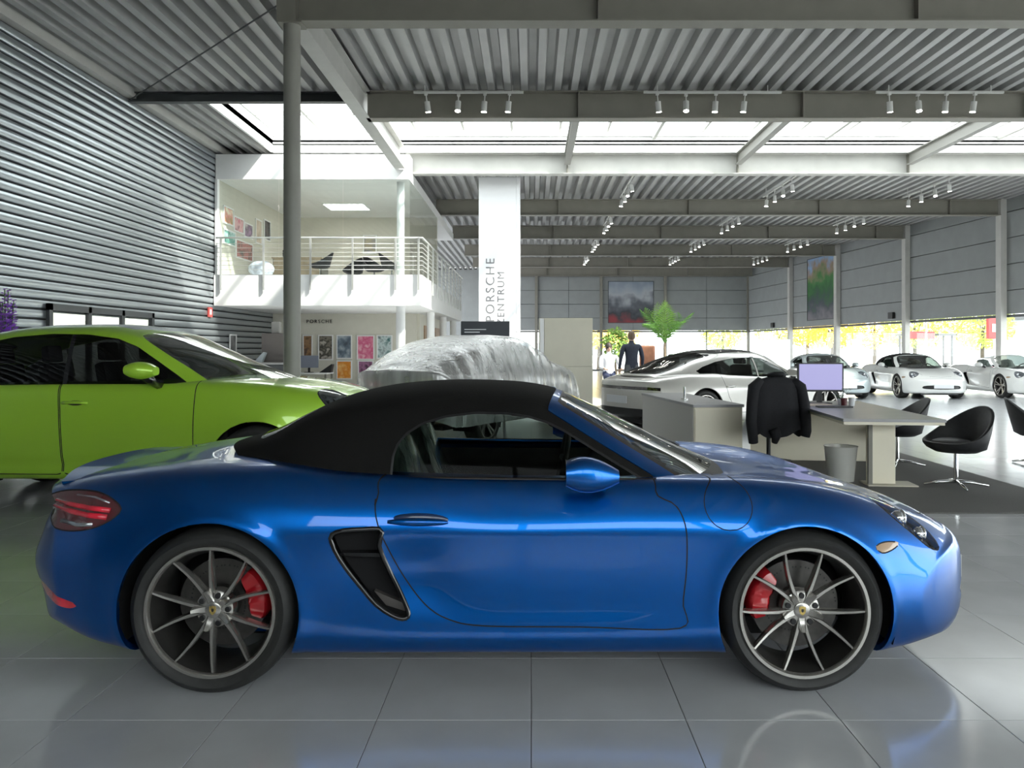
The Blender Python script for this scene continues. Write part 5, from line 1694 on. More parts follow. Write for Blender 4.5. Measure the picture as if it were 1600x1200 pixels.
# ------------------------------------------------------------------ hanging banner and dark sign
m_banner = mat('white_banner', (.80, .80, .82), .5)
bt = thing('hanging_banner', 'tall white hanging banner with vertical grey lettering', 'banner', (-.865, 21.0, 1.88))
W2, H = .555, 4.20
b = MB(); b.box(-W2, W2, -.10, .10, 0, H); b.obj('panel', m_banner, bt, bevel=.02)
b = MB(); b.box(W2 - .10, W2 + .015, -.115, .115, 0, H + .01); b.obj('edge_profile', m_banner, bt, bevel=.03)
for x in (-.45, .45):
    b = MB(); b.tube([(x, 0, H), (x, 0, DZ - 1.88)], .008, n=6); b.obj('cable', m_steel, bt)
m_letter = mat('grey_lettering', (.16, .16, .17), .5)
for body, sz, px, z0 in (('PORSCHE', .34, 767, .28), ('ZENTRUM', .27, 783.5, .20)):
    me = text_mesh(body, sz, .004, 'LEFT', 1.25); me.materials.append(m_letter)
    link('lettering', me, bt, ((px - 830) * 21 / 1209 + .865, -.103, z0), (PI / 2, -PI / 2, 0))
sg = thing('dark_sign', 'dark framed sign board standing behind the wrapped SUV', 'sign', (-1.02, 17.2, 0))
b = MB(); b.box(-.54, .54, -.05, .05, 1.67, 2.05); b.obj('board', mat('sign_anthracite', (.035, .04, .05), .35), sg, bevel=.01)
for x in (-.42, .42):
    b = MB(); b.box(x - .03, x + .03, -.02, .02, .02, 1.67); b.obj('post', m_frame, sg)
b = MB(); b.box(-.54, .54, -.22, .22, 0, .02); b.obj('foot_plate', m_frame, sg)
for z, x0, x1 in ((1.86, -.46, .02), (1.80, -.46, -.12)):
    b = MB(); b.box(x0, x1, -.054, -.050, z, z + .018); b.obj('printed_line', m_platewhite, sg)

# ------------------------------------------------------------------ beige cabinet
m_beige = mat('beige_laminate', (.58, .55, .45), .5, noise=.03, nscale=3)
m_beige2 = mat('light_beige_laminate', (.84, .78, .63), .5, noise=.03, nscale=3)
m_top = mat('grey_worktop', (.36, .355, .36), .3, noise=.05, nscale=4)
cb_ = thing('tall_cabinet', 'tall beige cabinet with split doors behind the wrapped SUV', 'cabinet', (.80, 17.6, 0))
b = MB(); b.box(-.62, .60, .03, .5, .06, 2.14); b.obj('body', m_beige, cb_)
b = MB(); b.box(-.58, .56, .06, .48, 0, .06); b.obj('plinth', m_frame, cb_)
for z0, z1 in ((.08, 1.035), (1.045, 2.13)):
    b = MB(); b.box(-.50, .59, 0, .03, z0, z1); b.obj('door', m_beige, cb_, bevel=.003)
b = MB(); b.box(-.60, -.51, 0, .03, .08, 2.13); b.obj('side_strip', m_white, cb_)

# ------------------------------------------------------------------ desk group
rug = MB(); rug.box(1.5, 5.07, 6.75, 10.9, .0005, .012)
tag(rug.obj('rug', mat('charcoal_rug', (.14, .137, .13), .95, noise=.12, nscale=90, bump=.3)), 'large dark grey rug under desk and visitor chairs', 'rug')
RZ = .0125
sb = thing('sideboard', 'long beige sideboard with grey worktop beside the desk', 'sideboard', (2.02, 9.6, RZ), math.radians(6))
b = MB(); b.box(0, .62, .0, 2.55, 0, .70); b.obj('body', m_beige2, sb)
b = MB(); b.box(-.012, -.001, .02, 2.53, .01, .70); b.obj('side_panel', mat('grey_side_panel', (.55, .53, .50), .5), sb)
b = MB(); b.box(-.02, .64, -.02, 2.57, .70, .735); b.obj('worktop', m_top, sb, bevel=.004)
for k in range(3):
    b = MB(); b.box(.02 + .2 * k, .205 + .2 * k, -.014, -.001, .04, .68)
    if k == 0: b = MB(); b.box(.01, .61, -.014, -.001, .03, .68); b.obj('front_panel', m_beige2, sb, bevel=.003)
ob = MB(); ob.cyl((0, 0, 0), (0, 0, .015), .05, n=16); ob.cyl((0, 0, .015), (0, 0, .17), .016, n=12)
tag(ob.obj('pen_holder', m_chrome, None, 0.6, loc=(2.10, 10.6, .735 + RZ)), 'small metal stand on the far end of sideboard', 'stand')
dk = thing('desk', 'grey topped desk with beige slab leg on dark rug', 'desk', (3.62, 7.72, RZ), math.radians(-6))
b = MB(); b.box(-.49, .50, 0, 2.75, .695, .725); b.obj('desktop', m_top, dk, bevel=.004)
b = MB(); b.box(-.48, .49, .01, 2.74, .665, .695); b.obj('apron', m_beige2, dk)
b = MB(); b.box(-.12, .16, .42, .48, 0, .665); b.obj('slab_leg', m_beige2, dk, bevel=.003)
b = MB(); b.box(-.13, -.09, .36, .40, 0, .665); b.obj('steel_post', m_steel, dk)
b = MB(); b.box(-.15, .35, .30, .60, 0, .012); b.obj('foot_plate', m_beige, dk)
b = MB(); b.box(-1.02, .45, 2.15, 2.20, 0, .655); b.obj('modesty_panel', m_beige2, dk, bevel=.003)
for x in (-.40, .40):
    b = MB(); b.box(x - .03, x + .03, 2.25, 2.31, 0, .665); b.obj('leg', m_steel, dk)
def on_desk(u, v, z=.7255):
    a = math.radians(-6)
    return (3.62 + u * math.cos(a) - v * math.sin(a), 7.72 + u * math.sin(a) + v * math.cos(a), z + RZ)
mo = thing('monitor', 'black framed monitor with lilac screen on the desk', 'monitor', on_desk(-.13, 2.25), math.radians(-4))
b = MB(); b.box(-.29, .29, -.015, .025, .15, .52); b.obj('housing', m_black, mo, bevel=.005)
b = MB(); b.box(-.27, .27, -.017, -.0155, .175, .505); b.obj('screen', mat('lilac_screen', (.05, .05, .08), .3, emit=(.40, .38, .72), estr=.75), mo)
b = MB(); b.box(-.03, .03, .025, .06, .01, .36); b.obj('stand', m_black, mo)
b = MB(); b.box(-.13, .13, -.07, .12, 0, .012); b.obj('base', m_black, mo)
def cup(lb, u, v, m, r=.04, h=.10):
    t = MB(); t.lathe([(0, .001), (0, r * .8), (h, r), (h, r * .9), (.01, r * .7), (.01, .001)], axis='z', n=18)
    tag(t.obj('cup', m, None, 0.6, loc=on_desk(u, v)), lb, 'cup', 'cups on the desk')
cup('dark red cup on the desk below the monitor', .02, 1.75, mat('dark_red_ceramic', (.09, .015, .02), .3))
cup('white cup on the desk beside the dark red one', .14, 1.85, m_platewhite)
b = MB(); b.box(-.16, .16, -.11, .11, 0, .02)
tag(b.obj('document_tray', mat('beige_paper', (.6, .52, .45), .7), None, False, on_desk(-.28, 1.9), (0, 0, .1)), 'flat stack of papers at the left end of the desk', 'papers')
b = MB(); b.box(-.20, .20, -.07, .07, 0, .018)
tag(b.obj('keyboard', m_black, None, False, on_desk(-.15, 1.55), (0, 0, -.05), bevel=.004), 'black keyboard lying on the desk in front of monitor', 'keyboard')
dp = thing('desk_plant', 'little leafy plant in white pot behind the cups', 'plant', on_desk(.06, 2.0))
b = MB(); b.lathe([(0, .001), (0, .035), (.07, .05), (.07, .04)], axis='z', n=16); b.obj('pot', m_platewhite, dp, 0.6)
lf = MB()
for k in range(26):
    a = k * 2.4; r = .03 + .07 * ((k * .618) % 1); z = .10 + .10 * ((k * .37) % 1)
    p = Vector((r * math.cos(a), r * math.sin(a), z)); d = Vector((math.cos(a), math.sin(a), .3)) * .04; s_ = Vector((-math.sin(a), math.cos(a), 0)) * .014
    lf.add([p, p + d * .5 + s_, p + d, p + d * .5 - s_], [(0, 1, 2, 3)])
    lf.tube([(0, 0, .06), p], .002, n=4)
lf.obj('foliage', mat('dark_leaf', (.03, .07, .025), .5), dp)

# bin
bn = thing('waste_bin', 'translucent white plastic waste bin beside the slab leg', 'bin', (3.36, 8.40, RZ))
b = MB(); b.lathe([(0, .001), (0, .135), (.36, .17), (.375, .178), (.37, .166), (.01, .128), (.01, .001)], axis='z', n=32)
b.obj('bucket', glass('milky_plastic', (.9, .9, .88), refl=.05, rough=.2, body=(.8, .79, .75), bodyfac=.62), bn, 0.6)

# tub chairs on four-star feet
m_hide = mat('black_upholstery', (.018, .018, .02), .55, noise=.2, nscale=30)
def tub_chair():
    t = thing('visitor_chair', 'x', 'chair', (0, 0, 0))
    NA, rows = 36, []
    def ring(k):
        pts = []
        for i in range(NA):
            a = 2 * PI * i / NA                    # a = 0 is the back (+x)
            c = math.cos(a)
            hgt = .47 + .36 * max(0, (c * .5 + .5)) ** 2.2
            rim = (.30 + .075 * max(0, c), .335)
            if k == 0: r, z = (.05, .05), .355
            elif k == 1: r, z = (.20, .20), .36
            elif k == 2: r, z = (.27, .29), .40
            elif k == 3: r, z = (.30 + .03 * max(0, c), .325), .40 + (hgt - .40) * .55
            elif k == 4: r, z = rim, hgt - .008
            elif k == 5: r, z = (rim[0] - .015, rim[1] - .015), hgt
            elif k == 6: r, z = (rim[0] - .035, rim[1] - .035), hgt - .01
            elif k == 7: r, z = (.255 + .02 * max(0, c), .275), max(.44, .40 + (hgt - .40) * .55)
            elif k == 8: r, z = (.22, .235), .445
            else: r, z = (.03, .03), .46
            pts.append((r[0] * c + .0, r[1] * math.sin(a), z))
        return pts
    V = []; F = []
    for k in range(10): V += ring(k)
    for k in range(9):
        F += [(k * NA + i, k * NA + (i + 1) % NA, (k + 1) * NA + (i + 1) % NA, (k + 1) * NA + i) for i in range(NA)]
    F += [tuple(range(NA)), tuple(9 * NA + i for i in range(NA))]
    b = MB(); b.add(V, F); b.obj('shell', m_hide, t, 1.0)
    b = MB(); b.sphere((-.03, 0, .455), (.21, .22, .045), 24, 8); b.obj('seat_cushion', m_hide, t, True)
    b = MB(); b.cyl((0, 0, .055), (0, 0, .36), .021, n=16); b.obj('pole', m_chrome, t, 0.6)
    for k in range(4):
        a = PI / 4 + k * PI / 2 + .35
        b = MB(); b.tube([(0, 0, .05), (.16 * math.cos(a), .16 * math.sin(a), .04), (.31 * math.cos(a), .31 * math.sin(a), .012)], [.022, .016, .011], n=8)
        b.obj('foot', m_chrome, t, True)
    return t
ch = tub_chair()
ch.location = (4.42, 8.05, RZ); ch.rotation_euler.z = .25
tag(ch, 'black tub chair on chrome star foot, turned towards the near desk end', 'chair', 'visitor chairs')
c2 = tree_copy(ch); c2.location = (4.52, 9.55, RZ); c2.rotation_euler.z = -.1
c2['label'] = 'black tub chair on chrome foot partly hidden behind the desktop'
c3 = tree_copy(ch); c3.location = (6.30, 9.6, 0); c3.rotation_euler.z = 2.6
c3['label'] = 'black tub chair standing on the pale tiles off the rug'

# office chair with a jacket over it
oc = thing('office_chair', 'dark office chair between sideboard and desk', 'chair', (2.92, 9.15, RZ), .1)
b = MB(); b.sphere((0, .28, .47), (.24, .24, .05), 20, 8); b.obj('seat', m_hide, oc, True)
b = MB(); b.box(-.22, .22, .03, .075, .58, 1.06); b.obj('backrest', m_hide, oc, bevel=.02)
b = MB(); b.tube([(0, .05, .62), (0, .03, .45), (0, .20, .42)], .018, n=8); b.obj('back_stay', m_black, oc, True)
b = MB(); b.cyl((0, .28, .08), (0, .28, .44), .025, n=12); b.obj('pole', m_black, oc, 0.6)
for k in range(5):
    a = 2 * PI * k / 5
    b = MB(); b.tube([(0, .28, .09), (.28 * math.cos(a), .28 + .28 * math.sin(a), .06)], [.022, .014], n=8); b.obj('leg', m_black, oc, True)
    b = MB(); b.cyl((.28 * math.cos(a) - .012, .28 + .28 * math.sin(a), .028), (.28 * math.cos(a) + .012, .28 + .28 * math.sin(a), .028), .027, n=12); b.obj('castor', m_black, oc, 0.6)
jk = thing('jacket', 'black jacket hung over the office chair with sleeves hanging', 'jacket', (2.92, 9.15, RZ), .1)
jk.scale = (.95, 1, .97)
m_cloth = mat('black_cloth', (.010, .010, .013), .85, noise=.2, nscale=40)
V = []; F = []; NR, NC = 22, 44
for i in range(NR):
    u = i / (NR - 1)
    z = 1.135 - .70 * u
    w = .27 * min(1, (u * 9 + .10) ** .45) + .055 * u
    t_ = .075 * min(1, (u * 6 + .15) ** .5) + .03 * u
    for j in range(NC):
        a = 2 * PI * j / NC
        fold = 1 + (.10 * math.sin(5 * a + 1.3) + .06 * math.sin(9 * a + 2 * u)) * (.25 + u)
        hem = -.05 * math.sin(3 * a + .6) * u ** 4
        px_, py_ = w * math.copysign(abs(math.cos(a)) ** .7, math.cos(a)), t_ * math.copysign(abs(math.sin(a)) ** .8, math.sin(a)) * fold
        V.append((px_, .05 + py_, z + hem))
for i in range(NR - 1):
    F += [(i * NC + j, i * NC + (j + 1) % NC, (i + 1) * NC + (j + 1) % NC, (i + 1) * NC + j) for j in range(NC)]
F.append(tuple(range(NC)))
b = MB(); b.add(V, F); b.obj('torso', m_cloth, jk, True)
for s_, zl in ((-1, .33), (1, .40)):
    b = MB(); b.tube([(s_ * .20, .05, 1.08), (s_ * .30, .03, 1.0), (s_ * .335, .0, .80), (s_ * .35, -.01, .60), (s_ * .345 + .02, 0, zl + .06), (s_ * .335 + .02, .01, zl)], [.06, .075, .07, .068, .062, .058], n=14)
    b.obj('sleeve', m_cloth, jk, True)
b = MB(); b.tube([(-.10, .06, 1.14), (-.05, -.01, 1.165), (.05, -.01, 1.165), (.10, .06, 1.14)], .03, n=10); b.obj('collar', m_cloth, jk, True)
b = MB(); b.tube([(-.08, -.06, .50), (-.05, -.06, .42), (-.06, -.03, .33)], [.07, .06, .035], n=10); b.obj('tail', m_cloth, jk, True)
# ------------------------------------------------------------------ background: posters, plants, people, gallery furniture, outdoors
p = picture('large framed photograph of a dark car on a red track, on back wall', Xp(986, 50.4), YB - .002, Zp(472, 50.4), 70 * 50.4 / 1209, 64 * 50.4 / 1209, print_mat('back_poster', [(.25, .03, .04), (.03, .035, .045), (.10, .11, .13), (.38, .40, .43), (.30, .34, .40), (.22, .27, .33)], 1.2, 4, bands=(.30, .12)), m_frame, name='wall_poster')
yq = 40.3
t = picture('tall poster of a green tree under blue sky on the right wall', xr(yq) - .012, yq, Zp(450, yq), 3.1, 3.25, print_mat('tree_poster', [(.16, .15, .17), (.05, .06, .08), (.03, .12, .04), (.06, .20, .06), (.30, .22, .16), (.25, .40, .62)], 1.6, 9, bands=(.27, .15)), m_frame, rz=-PI / 2 + .095, name='wall_poster')
for px, y in ((1348, 33.7), (1187, 46.4)):
    b = MB(); b.box(-.12, 0, -.18, .18, -.14, .14)
    tag(b.obj('wall_speaker', m_black, None, loc=(xr(y) - .005, y, Zp(493 if px == 1348 else 508, y)), rot=(0, 0, -ang), bevel=.01), 'small black box on the right wall ' + ('between the posts past the tree poster' if px > 1200 else 'near the back corner'), 'speaker', 'boxes on the right wall')
# white display board
wb = thing('display_board', 'plain white display board standing behind the silver fastback', 'board', (7.3, 23.0, 0), -.2)
b = MB(); b.box(-.38, .38, -.02, .02, .5, 1.72); b.obj('panel', m_banner, wb)
b = MB(); b.box(-.03, .03, .021, .05, .02, 1.5); b.obj('support', m_steel, wb)
b = MB(); b.box(-.3, .3, -.2, .2, 0, .02); b.obj('foot', m_steel, wb)

# leaves and palms
m_leaf = mat('palm_leaf', (.10, .24, .035), .5, noise=.3, nscale=6)
m_leaf2 = mat('pale_leaf', (.22, .36, .07), .5, noise=.3, nscale=6)
m_trunk = mat('palm_trunk', (.16, .12, .08), .8, noise=.3, nscale=20)
m_pot = mat('grey_planter', (.18, .18, .18), .5)
def frond(L, droop, n=16, w=.20):
    mb = MB()
    P = []
    for i in range(n + 1):
        u = i / n
        P.append(Vector((L * u * (1 - .15 * u * droop), 0, L * (.75 * u - droop * .75 * u * u))))
    mb.tube(P, [.012 * (1 - .8 * i / n) for i in range(n + 1)], n=5)
    for i in range(2, n + 1):
        u = i / n
        ll = w * 2.2 * math.sin(PI * min(.97, u * .85 + .12))
        d = (P[i] - P[i - 1]).normalized()
        for s_ in (-1, 1):
            o = Vector((0, s_, 0)); q = P[i]
            tip = q + o * ll * .75 + d * ll * .55 + Vector((0, 0, -ll * .25))
            mid = q + o * ll * .4 + d * ll * .25 + Vector((0, 0, .01))
            mb.add([q, mid + d * .018, tip, mid - d * .018], [(0, 1, 2, 3)])
    return mb
palm = thing('potted_palm', 'tall potted palm with fan of green fronds beyond the silver car', 'palm', (3.85, 22.3, 0))
b = MB(); b.lathe([(0, .001), (0, .24), (.5, .30), (.5, .26), (.42, .24), (.42, .001)], axis='z', n=24); b.obj('planter', m_pot, palm, 0.6)
b = MB(); b.tube([(0, 0, .4), (.02, .01, .9), (-.01, 0, 1.45), (0, 0, 1.62)], [.055, .05, .042, .03], n=10); b.obj('trunk', m_trunk, palm, True)
fm = [frond(1.15, .35).mesh('frond_a', m_leaf), frond(.95, .75).mesh('frond_b', m_leaf), frond(1.05, .15).mesh('frond_c', m_leaf2)]
for k in range(17):
    link('frond', fm[k % 3], palm, (0, 0, 1.58), (0, -(.35 + .35 * ((k * .37) % 1)) - (.35 if k % 3 == 2 else 0), k * 2.399))
bush = thing('potted_bush', 'bushy pale green potted plant beside the standing person', 'plant', (2.45, 22.6, 0))
b = MB(); b.lathe([(0, .001), (0, .22), (.45, .27), (.45, .23), (.4, .001)], axis='z', n=24); b.obj('planter', m_pot, bush, 0.6)
b = MB(); b.tube([(0, 0, .38), (.02, 0, .8), (0, .02, 1.25)], [.04, .035, .02], n=8); b.obj('stem', m_trunk, bush, True)
def leaf_cloud(n, c, r, size, seed):
    rg = np.random.default_rng(seed); mb = MB()
    for k in range(n):
        d = rg.normal(size=3); d /= np.linalg.norm(d); q = Vector(d * np.array(r) * rg.uniform(.35, 1) ** .5) + Vector(c)
        e = Vector(rg.normal(size=3)).normalized(); f = e.orthogonal().normalized()
        s_ = size * rg.uniform(.6, 1.3)
        mb.add([q - e * s_, q + f * s_ * .4, q + e * s_, q - f * s_ * .4], [(0, 1, 2, 3)])
    return mb
b = leaf_cloud(420, (0, 0, 1.55), (.42, .42, .52), .085, 5).obj('foliage', m_leaf2, bush); b['kind'] = 'stuff'

# people
def person(name, label, loc, rz, J, R, edges, mats, pick, extra=None):
    """J: joints, R: radii, edges: bones; a Skin + Subsurf body baked to one mesh, coloured by bone."""
    t = thing(name, label, 'person', loc, rz)
    names = list(J)
    me = bpy.data.meshes.new('body'); me.from_pydata([J[k] for k in names], [(names.index(a), names.index(b_)) for a, b_ in edges], [])
    o = bpy.data.objects.new('tmp', me); COL.objects.link(o)
    sk_ = o.modifiers.new('s', 'SKIN'); o.modifiers.new('u', 'SUBSURF').levels = 2
    for i, k in enumerate(names):
        r = R[k]; o.data.skin_vertices[0].data[i].radius = r if isinstance(r, tuple) else (r, r)
        o.data.skin_vertices[0].data[i].use_root = (k == 'pelvis')
    dg = bpy.context.evaluated_depsgraph_get()
    m2 = bpy.data.meshes.new_from_object(o.evaluated_get(dg)); bpy.data.objects.remove(o)
    m2.materials.clear()
    for m in mats: m2.materials.append(m)
    segs = [(Vector(J[a]), Vector(J[b_]), pick(a, b_)) for a, b_ in edges]
    for pg in m2.polygons:
        c = pg.center; best = (9, 0)
        for a, b_, q in segs:
            d = b_ - a; u = max(0, min(1, (c - a).dot(d) / max(d.length_squared, 1e-9)))
            ds = (c - a - d * u).length
            if ds < best[0]: best = (ds, q)
        pg.material_index = best[1]; pg.use_smooth = True
    link('body', m2, t)
    return t
m_skin = mat('skin', (.55, .36, .27), .5); m_navy = mat('navy_vest', (.025, .03, .05), .8, noise=.2, nscale=30); m_grey = mat('grey_trousers', (.10, .10, .11), .8)
m_shirt = mat('white_shirt', (.70, .70, .74), .8); m_hair = mat('brown_hair', (.12, .08, .05), .6); m_hair2 = mat('dark_hair', (.04, .03, .025), .6)
def head_parts(t, z, hair, face=1, x=0.0, y=0.0):
    h_ = MB(); h_.sphere((x, y + .018 * -face, z + .022), (.083, .098, .118), 18, 12); h_.obj('hair', hair, t, True)
    for s_ in (-1, 1):
        e = MB(); e.sphere((x + s_ * .032, y + face * .083, z + .0), .010, 8, 6); e.obj('eye', m_ink, t, True)
        e = MB(); e.sphere((x + s_ * .078, y, z - .008), (.012, .022, .033), 8, 6); e.obj('ear', m_skin, t, True)
    e = MB(); e.sphere((x, y + face * .10, z - .03), (.013, .018, .024), 8, 6); e.obj('nose', m_skin, t, True)
    e = MB(); e.box(x - .022, x + .022, y + face * .085 - .004, y + face * .085 + .004, z - .068, z - .060); e.obj('mouth', mat('lips', (.40, .16, .14), .5), t)
def fingers(t, wrist, s_, down=True):
    for k in range(5):
        f_ = MB(); L = (.055, .075, .08, .074, .058)[k]
        if k == 0: P = [(wrist[0] - s_ * .01, wrist[1] + .03, wrist[2] - .03), (wrist[0] - s_ * .025, wrist[1] + .05, wrist[2] - .065), (wrist[0] - s_ * .02, wrist[1] + .055, wrist[2] - .09)]
        else:
            yy = wrist[1] + .03 - .02 * k + .01
            P = [(wrist[0], yy, wrist[2] - .08), (wrist[0] - s_ * .006, yy, wrist[2] - .08 - L * .55), (wrist[0] - s_ * .02, yy, wrist[2] - .08 - L)]
        f_.tube(P, [.0095, .0085, .007], n=6); f_.obj('finger', m_skin, t, True)
J = {'pelvis': (0, 0, .95), 'waist': (0, 0, 1.10), 'chest': (0, .01, 1.32), 'neck0': (0, 0, 1.50), 'neck': (0, .01, 1.56), 'head': (0, .02, 1.66), 'crown': (0, .01, 1.745)}
Rr = {'pelvis': (.15, .11), 'waist': (.145, .10), 'chest': (.17, .115), 'neck0': (.08, .07), 'neck': .055, 'head': (.078, .092), 'crown': (.06, .07)}
ed = [('pelvis', 'waist'), ('waist', 'chest'), ('chest', 'neck0'), ('neck0', 'neck'), ('neck', 'head'), ('head', 'crown')]
for s_, n_ in ((-1, 'l'), (1, 'r')):
    J.update({'sh' + n_: (s_ * .19, 0, 1.45), 'el' + n_: (s_ * .255, -.02, 1.17), 'wr' + n_: (s_ * .265, .06, .93), 'ha' + n_: (s_ * .265, .07, .85), 'hp' + n_: (s_ * .10, 0, .90), 'kn' + n_: (s_ * .11, .015, .50), 'an' + n_: (s_ * .115, -.02, .09), 'to' + n_: (s_ * .125, .12, .045)})
    Rr.update({'sh' + n_: .07, 'el' + n_: .045, 'wr' + n_: .03, 'ha' + n_: (.018, .04), 'hp' + n_: .095, 'kn' + n_: .062, 'an' + n_: .045, 'to' + n_: (.04, .03)})
    ed += [('chest', 'sh' + n_), ('sh' + n_, 'el' + n_), ('el' + n_, 'wr' + n_), ('wr' + n_, 'ha' + n_), ('pelvis', 'hp' + n_), ('hp' + n_, 'kn' + n_), ('kn' + n_, 'an' + n_), ('an' + n_, 'to' + n_)]
def pk(a, b_):
    if a in ('neck', 'head') or a.startswith('wr'): return 0
    if a.startswith(('kn', 'hp')) or (a == 'pelvis' and b_ != 'waist'): return 2
    if a.startswith('an'): return 3
    return 1
pe = person('person', 'person seen from behind in a dark navy vest, standing beyond the silver car', (2.36, 18.2, 0), .15, J, Rr, ed, [m_skin, m_navy, m_grey, m_black], pk)
pe.scale = (1.04, 1.04, 1.04)
head_parts(pe, 1.66, m_hair, 1, 0, .02)
for s_ in (-1, 1): fingers(pe, (s_ * .265, .07, .93), s_)
# seated person
J2 = dict(J); R2 = dict(Rr)
for k in list(J2):
    x, y, z = J2[k]
    if k[:2] in ('kn',): J2[k] = (x, -.42, .72 if True else z)
    elif k[:2] == 'an': J2[k] = (x, -.40, .34)
    elif k[:2] == 'to': J2[k] = (x, -.53, .29)
    elif k[:2] == 'hp': J2[k] = (x, -.06, .74)
    elif k[:2] == 'el': J2[k] = (x, -.10, .98)
    elif k[:2] == 'wr': J2[k] = (x * .8, -.30, .95)
    elif k[:2] == 'ha': J2[k] = (x * .75, -.37, .94)
    else: J2[k] = (x, y, z - .20)
pe2 = person('person', 'person in white shirt sitting on a stool near the window', (1.95, 19.4, 0), .2, J2, R2, ed, [m_skin, m_shirt, mat('dark_blue_trousers', (.03, .04, .09), .8), m_black], pk)
head_parts(pe2, 1.46, m_hair2, -1, 0, .02)
for s_ in (-1, 1):
    for k in range(5):
        f_ = MB(); xx = s_ * .20 + (k - 2) * .016
        f_.tube([(xx, -.38, .94), (xx, -.42, .935), (xx - s_ * .003, -.45 - (.01 if k in (1, 2, 3) else -.01), .922)], [.0095, .008, .007], n=6); f_.obj('finger', m_skin, pe2, True)
st = thing('bar_stool', 'grey bar stool under the seated person in white', 'stool', (1.95, 19.4, 0), .2)
b = MB(); b.cyl((0, 0, .60), (0, 0, .645), .18, n=24); b.obj('seat', m_frame, st, 0.6)
b = MB(); b.cyl((0, 0, .02), (0, 0, .60), .025, n=12); b.obj('pole', m_chrome, st, 0.6)
b = MB(); b.cyl((0, 0, 0), (0, 0, .02), .22, n=24); b.obj('base', m_chrome, st, 0.6)
hc = thing('lounge_chair', 'tan high-back chair to the right of the standing person', 'chair', (2.78, 18.6, 0), -.2)
m_tan = mat('tan_leather', (.38, .17, .10), .5, noise=.15, nscale=12)
b = MB(); b.box(-.19, .19, .12, .22, .60, 1.52); b.obj('backrest', m_tan, hc, bevel=.04)
b = MB(); b.box(-.21, .21, -.22, .20, .55, .64); b.obj('seat', m_tan, hc, bevel=.03)
for x in (-.17, .17):
    for y in (-.17, .15):
        b = MB(); b.cyl((x, y, 0), (x, y, .55), .016, n=8); b.obj('leg', m_chrome, hc, 0.6)

# purple flower spikes in a tall vase behind the green car
pf = thing('flower_arrangement', 'tall arrangement of purple flower spikes behind green SUV', 'flowers', (-6.82, 10.05, 0))
b = MB(); b.lathe([(0, .001), (0, .14), (.4, .20), (.9, .16), (1.0, .12), (1.0, .10), (.9, .001)], axis='z', n=24); b.obj('vase', m_white, pf, 0.6)
m_purple = mat('purple_petal', (.42, .16, .72), .6, noise=.4, nscale=10)
rg = np.random.default_rng(11)
for k in range(9):
    a = rg.uniform(0, 6.3); lean = rg.uniform(0, .17); zt = rg.uniform(1.85, 2.22); x, y = lean * math.cos(a), lean * math.sin(a)
    b = MB(); b.tube([(0, 0, .95), (x * .6, y * .6, 1.4), (x, y, zt)], .006, n=5); s_ = b.obj('stem', m_leaf, pf, True)
    b = MB()
    for q in range(46):
        u = q / 45; zz = 1.5 + (zt - 1.5) * u; aa = q * 2.4; r = .062 * (1.1 - .7 * u)
        c = Vector((x * (.65 + .35 * u), y * (.65 + .35 * u), zz)); d = Vector((math.cos(aa), math.sin(aa), .4)) * r; n_ = Vector((-math.sin(aa), math.cos(aa), .3)) * r * .6
        b.add([c, c + d + n_, c + d * 1.6, c + d - n_], [(0, 1, 2, 3)])
    o = b.obj('blossom', m_purple, pf)
b = MB(); b.box(0, .03, -.12, .12, -.12, .12)
ex = tag(thing('exit_sign', 'small red sign high on the slatted wall by the gallery', 'sign', (XL + .033, 19.45, 2.36)))
b.obj('plate', mat('red_sign', (.60, .10, .09), .4), ex)
b = MB(); b.box(.0305, .034, -.05, .05, -.06, .07); b.obj('pictogram', m_platewhite, ex)

# coffee bar and desk under the gallery
kb = thing('coffee_bar', 'dark coffee bar unit with grey raised panel under the gallery', 'cabinet', (-7.25, 21.0, 0))
b = MB(); b.box(-.75, .75, -.3, .3, .05, 1.02); b.obj('body', m_frame, kb)
b = MB(); b.box(-.8, .8, -.34, .34, 1.02, 1.07); b.obj('worktop', m_top, kb)
b = MB(); b.box(-.05, .62, -.05, .05, 1.071, 1.86); b.obj('raised_panel', mat('warm_grey_panel', (.17, .15, .14), .5), kb)
for x in (-.5, 0, .5):
    b = MB(); b.box(x - .24, x + .24, -.32, -.301, .08, 1.0); b.obj('door', m_frame, kb, bevel=.004)
b = MB(); b.prism([(-.20, 1.071), (.02, 1.071), (.12, 1.33), (.06, 1.35)], -.25, -.10)
tag(b.obj('tilted_screen', mat('pale_screen', (.45, .50, .52), .3), None, loc=(-7.25, 21.0, .001)), 'pale tilted tablet stand on the coffee bar', 'tablet')
b = MB(); b.box(-.11, .11, -.1, .1, 0, .32)
tag(b.obj('coffee_machine', mat('light_grey_appliance', (.38, .37, .35), .4), None, loc=(-6.98, 21.2, 1.861 + .0), bevel=.02), 'light grey box on top of the raised panel', 'box')
picture('white framed picture on the dark slats under the gallery', XL + .05, 20.9, 1.52, .40, .55, print_mat('slat_print', [(.05, .05, .05), (.2, .2, .2)], 5, 31), rz=PI / 2)
d2 = thing('desk', 'white desk with monitor under the gallery by the framed prints', 'desk', (-6.75, 22.9, 0))
b = MB(); b.box(-.8, .8, -.4, .4, .70, .74); b.obj('desktop', m_white, d2)
for x in (-.75, .75):
    for y in (-.35, .35):
        b = MB(); b.box(x - .025, x + .025, y - .025, y + .025, 0, .70); b.obj('leg', m_steel, d2)
m2_ = thing('monitor', 'grey backed monitor on the white desk under the gallery', 'monitor', (-6.55, 22.8, .742))
b = MB(); b.box(-.28, .28, -.02, .02, .14, .50); b.obj('housing', mat('blue_grey_back', (.22, .24, .30), .4), m2_)
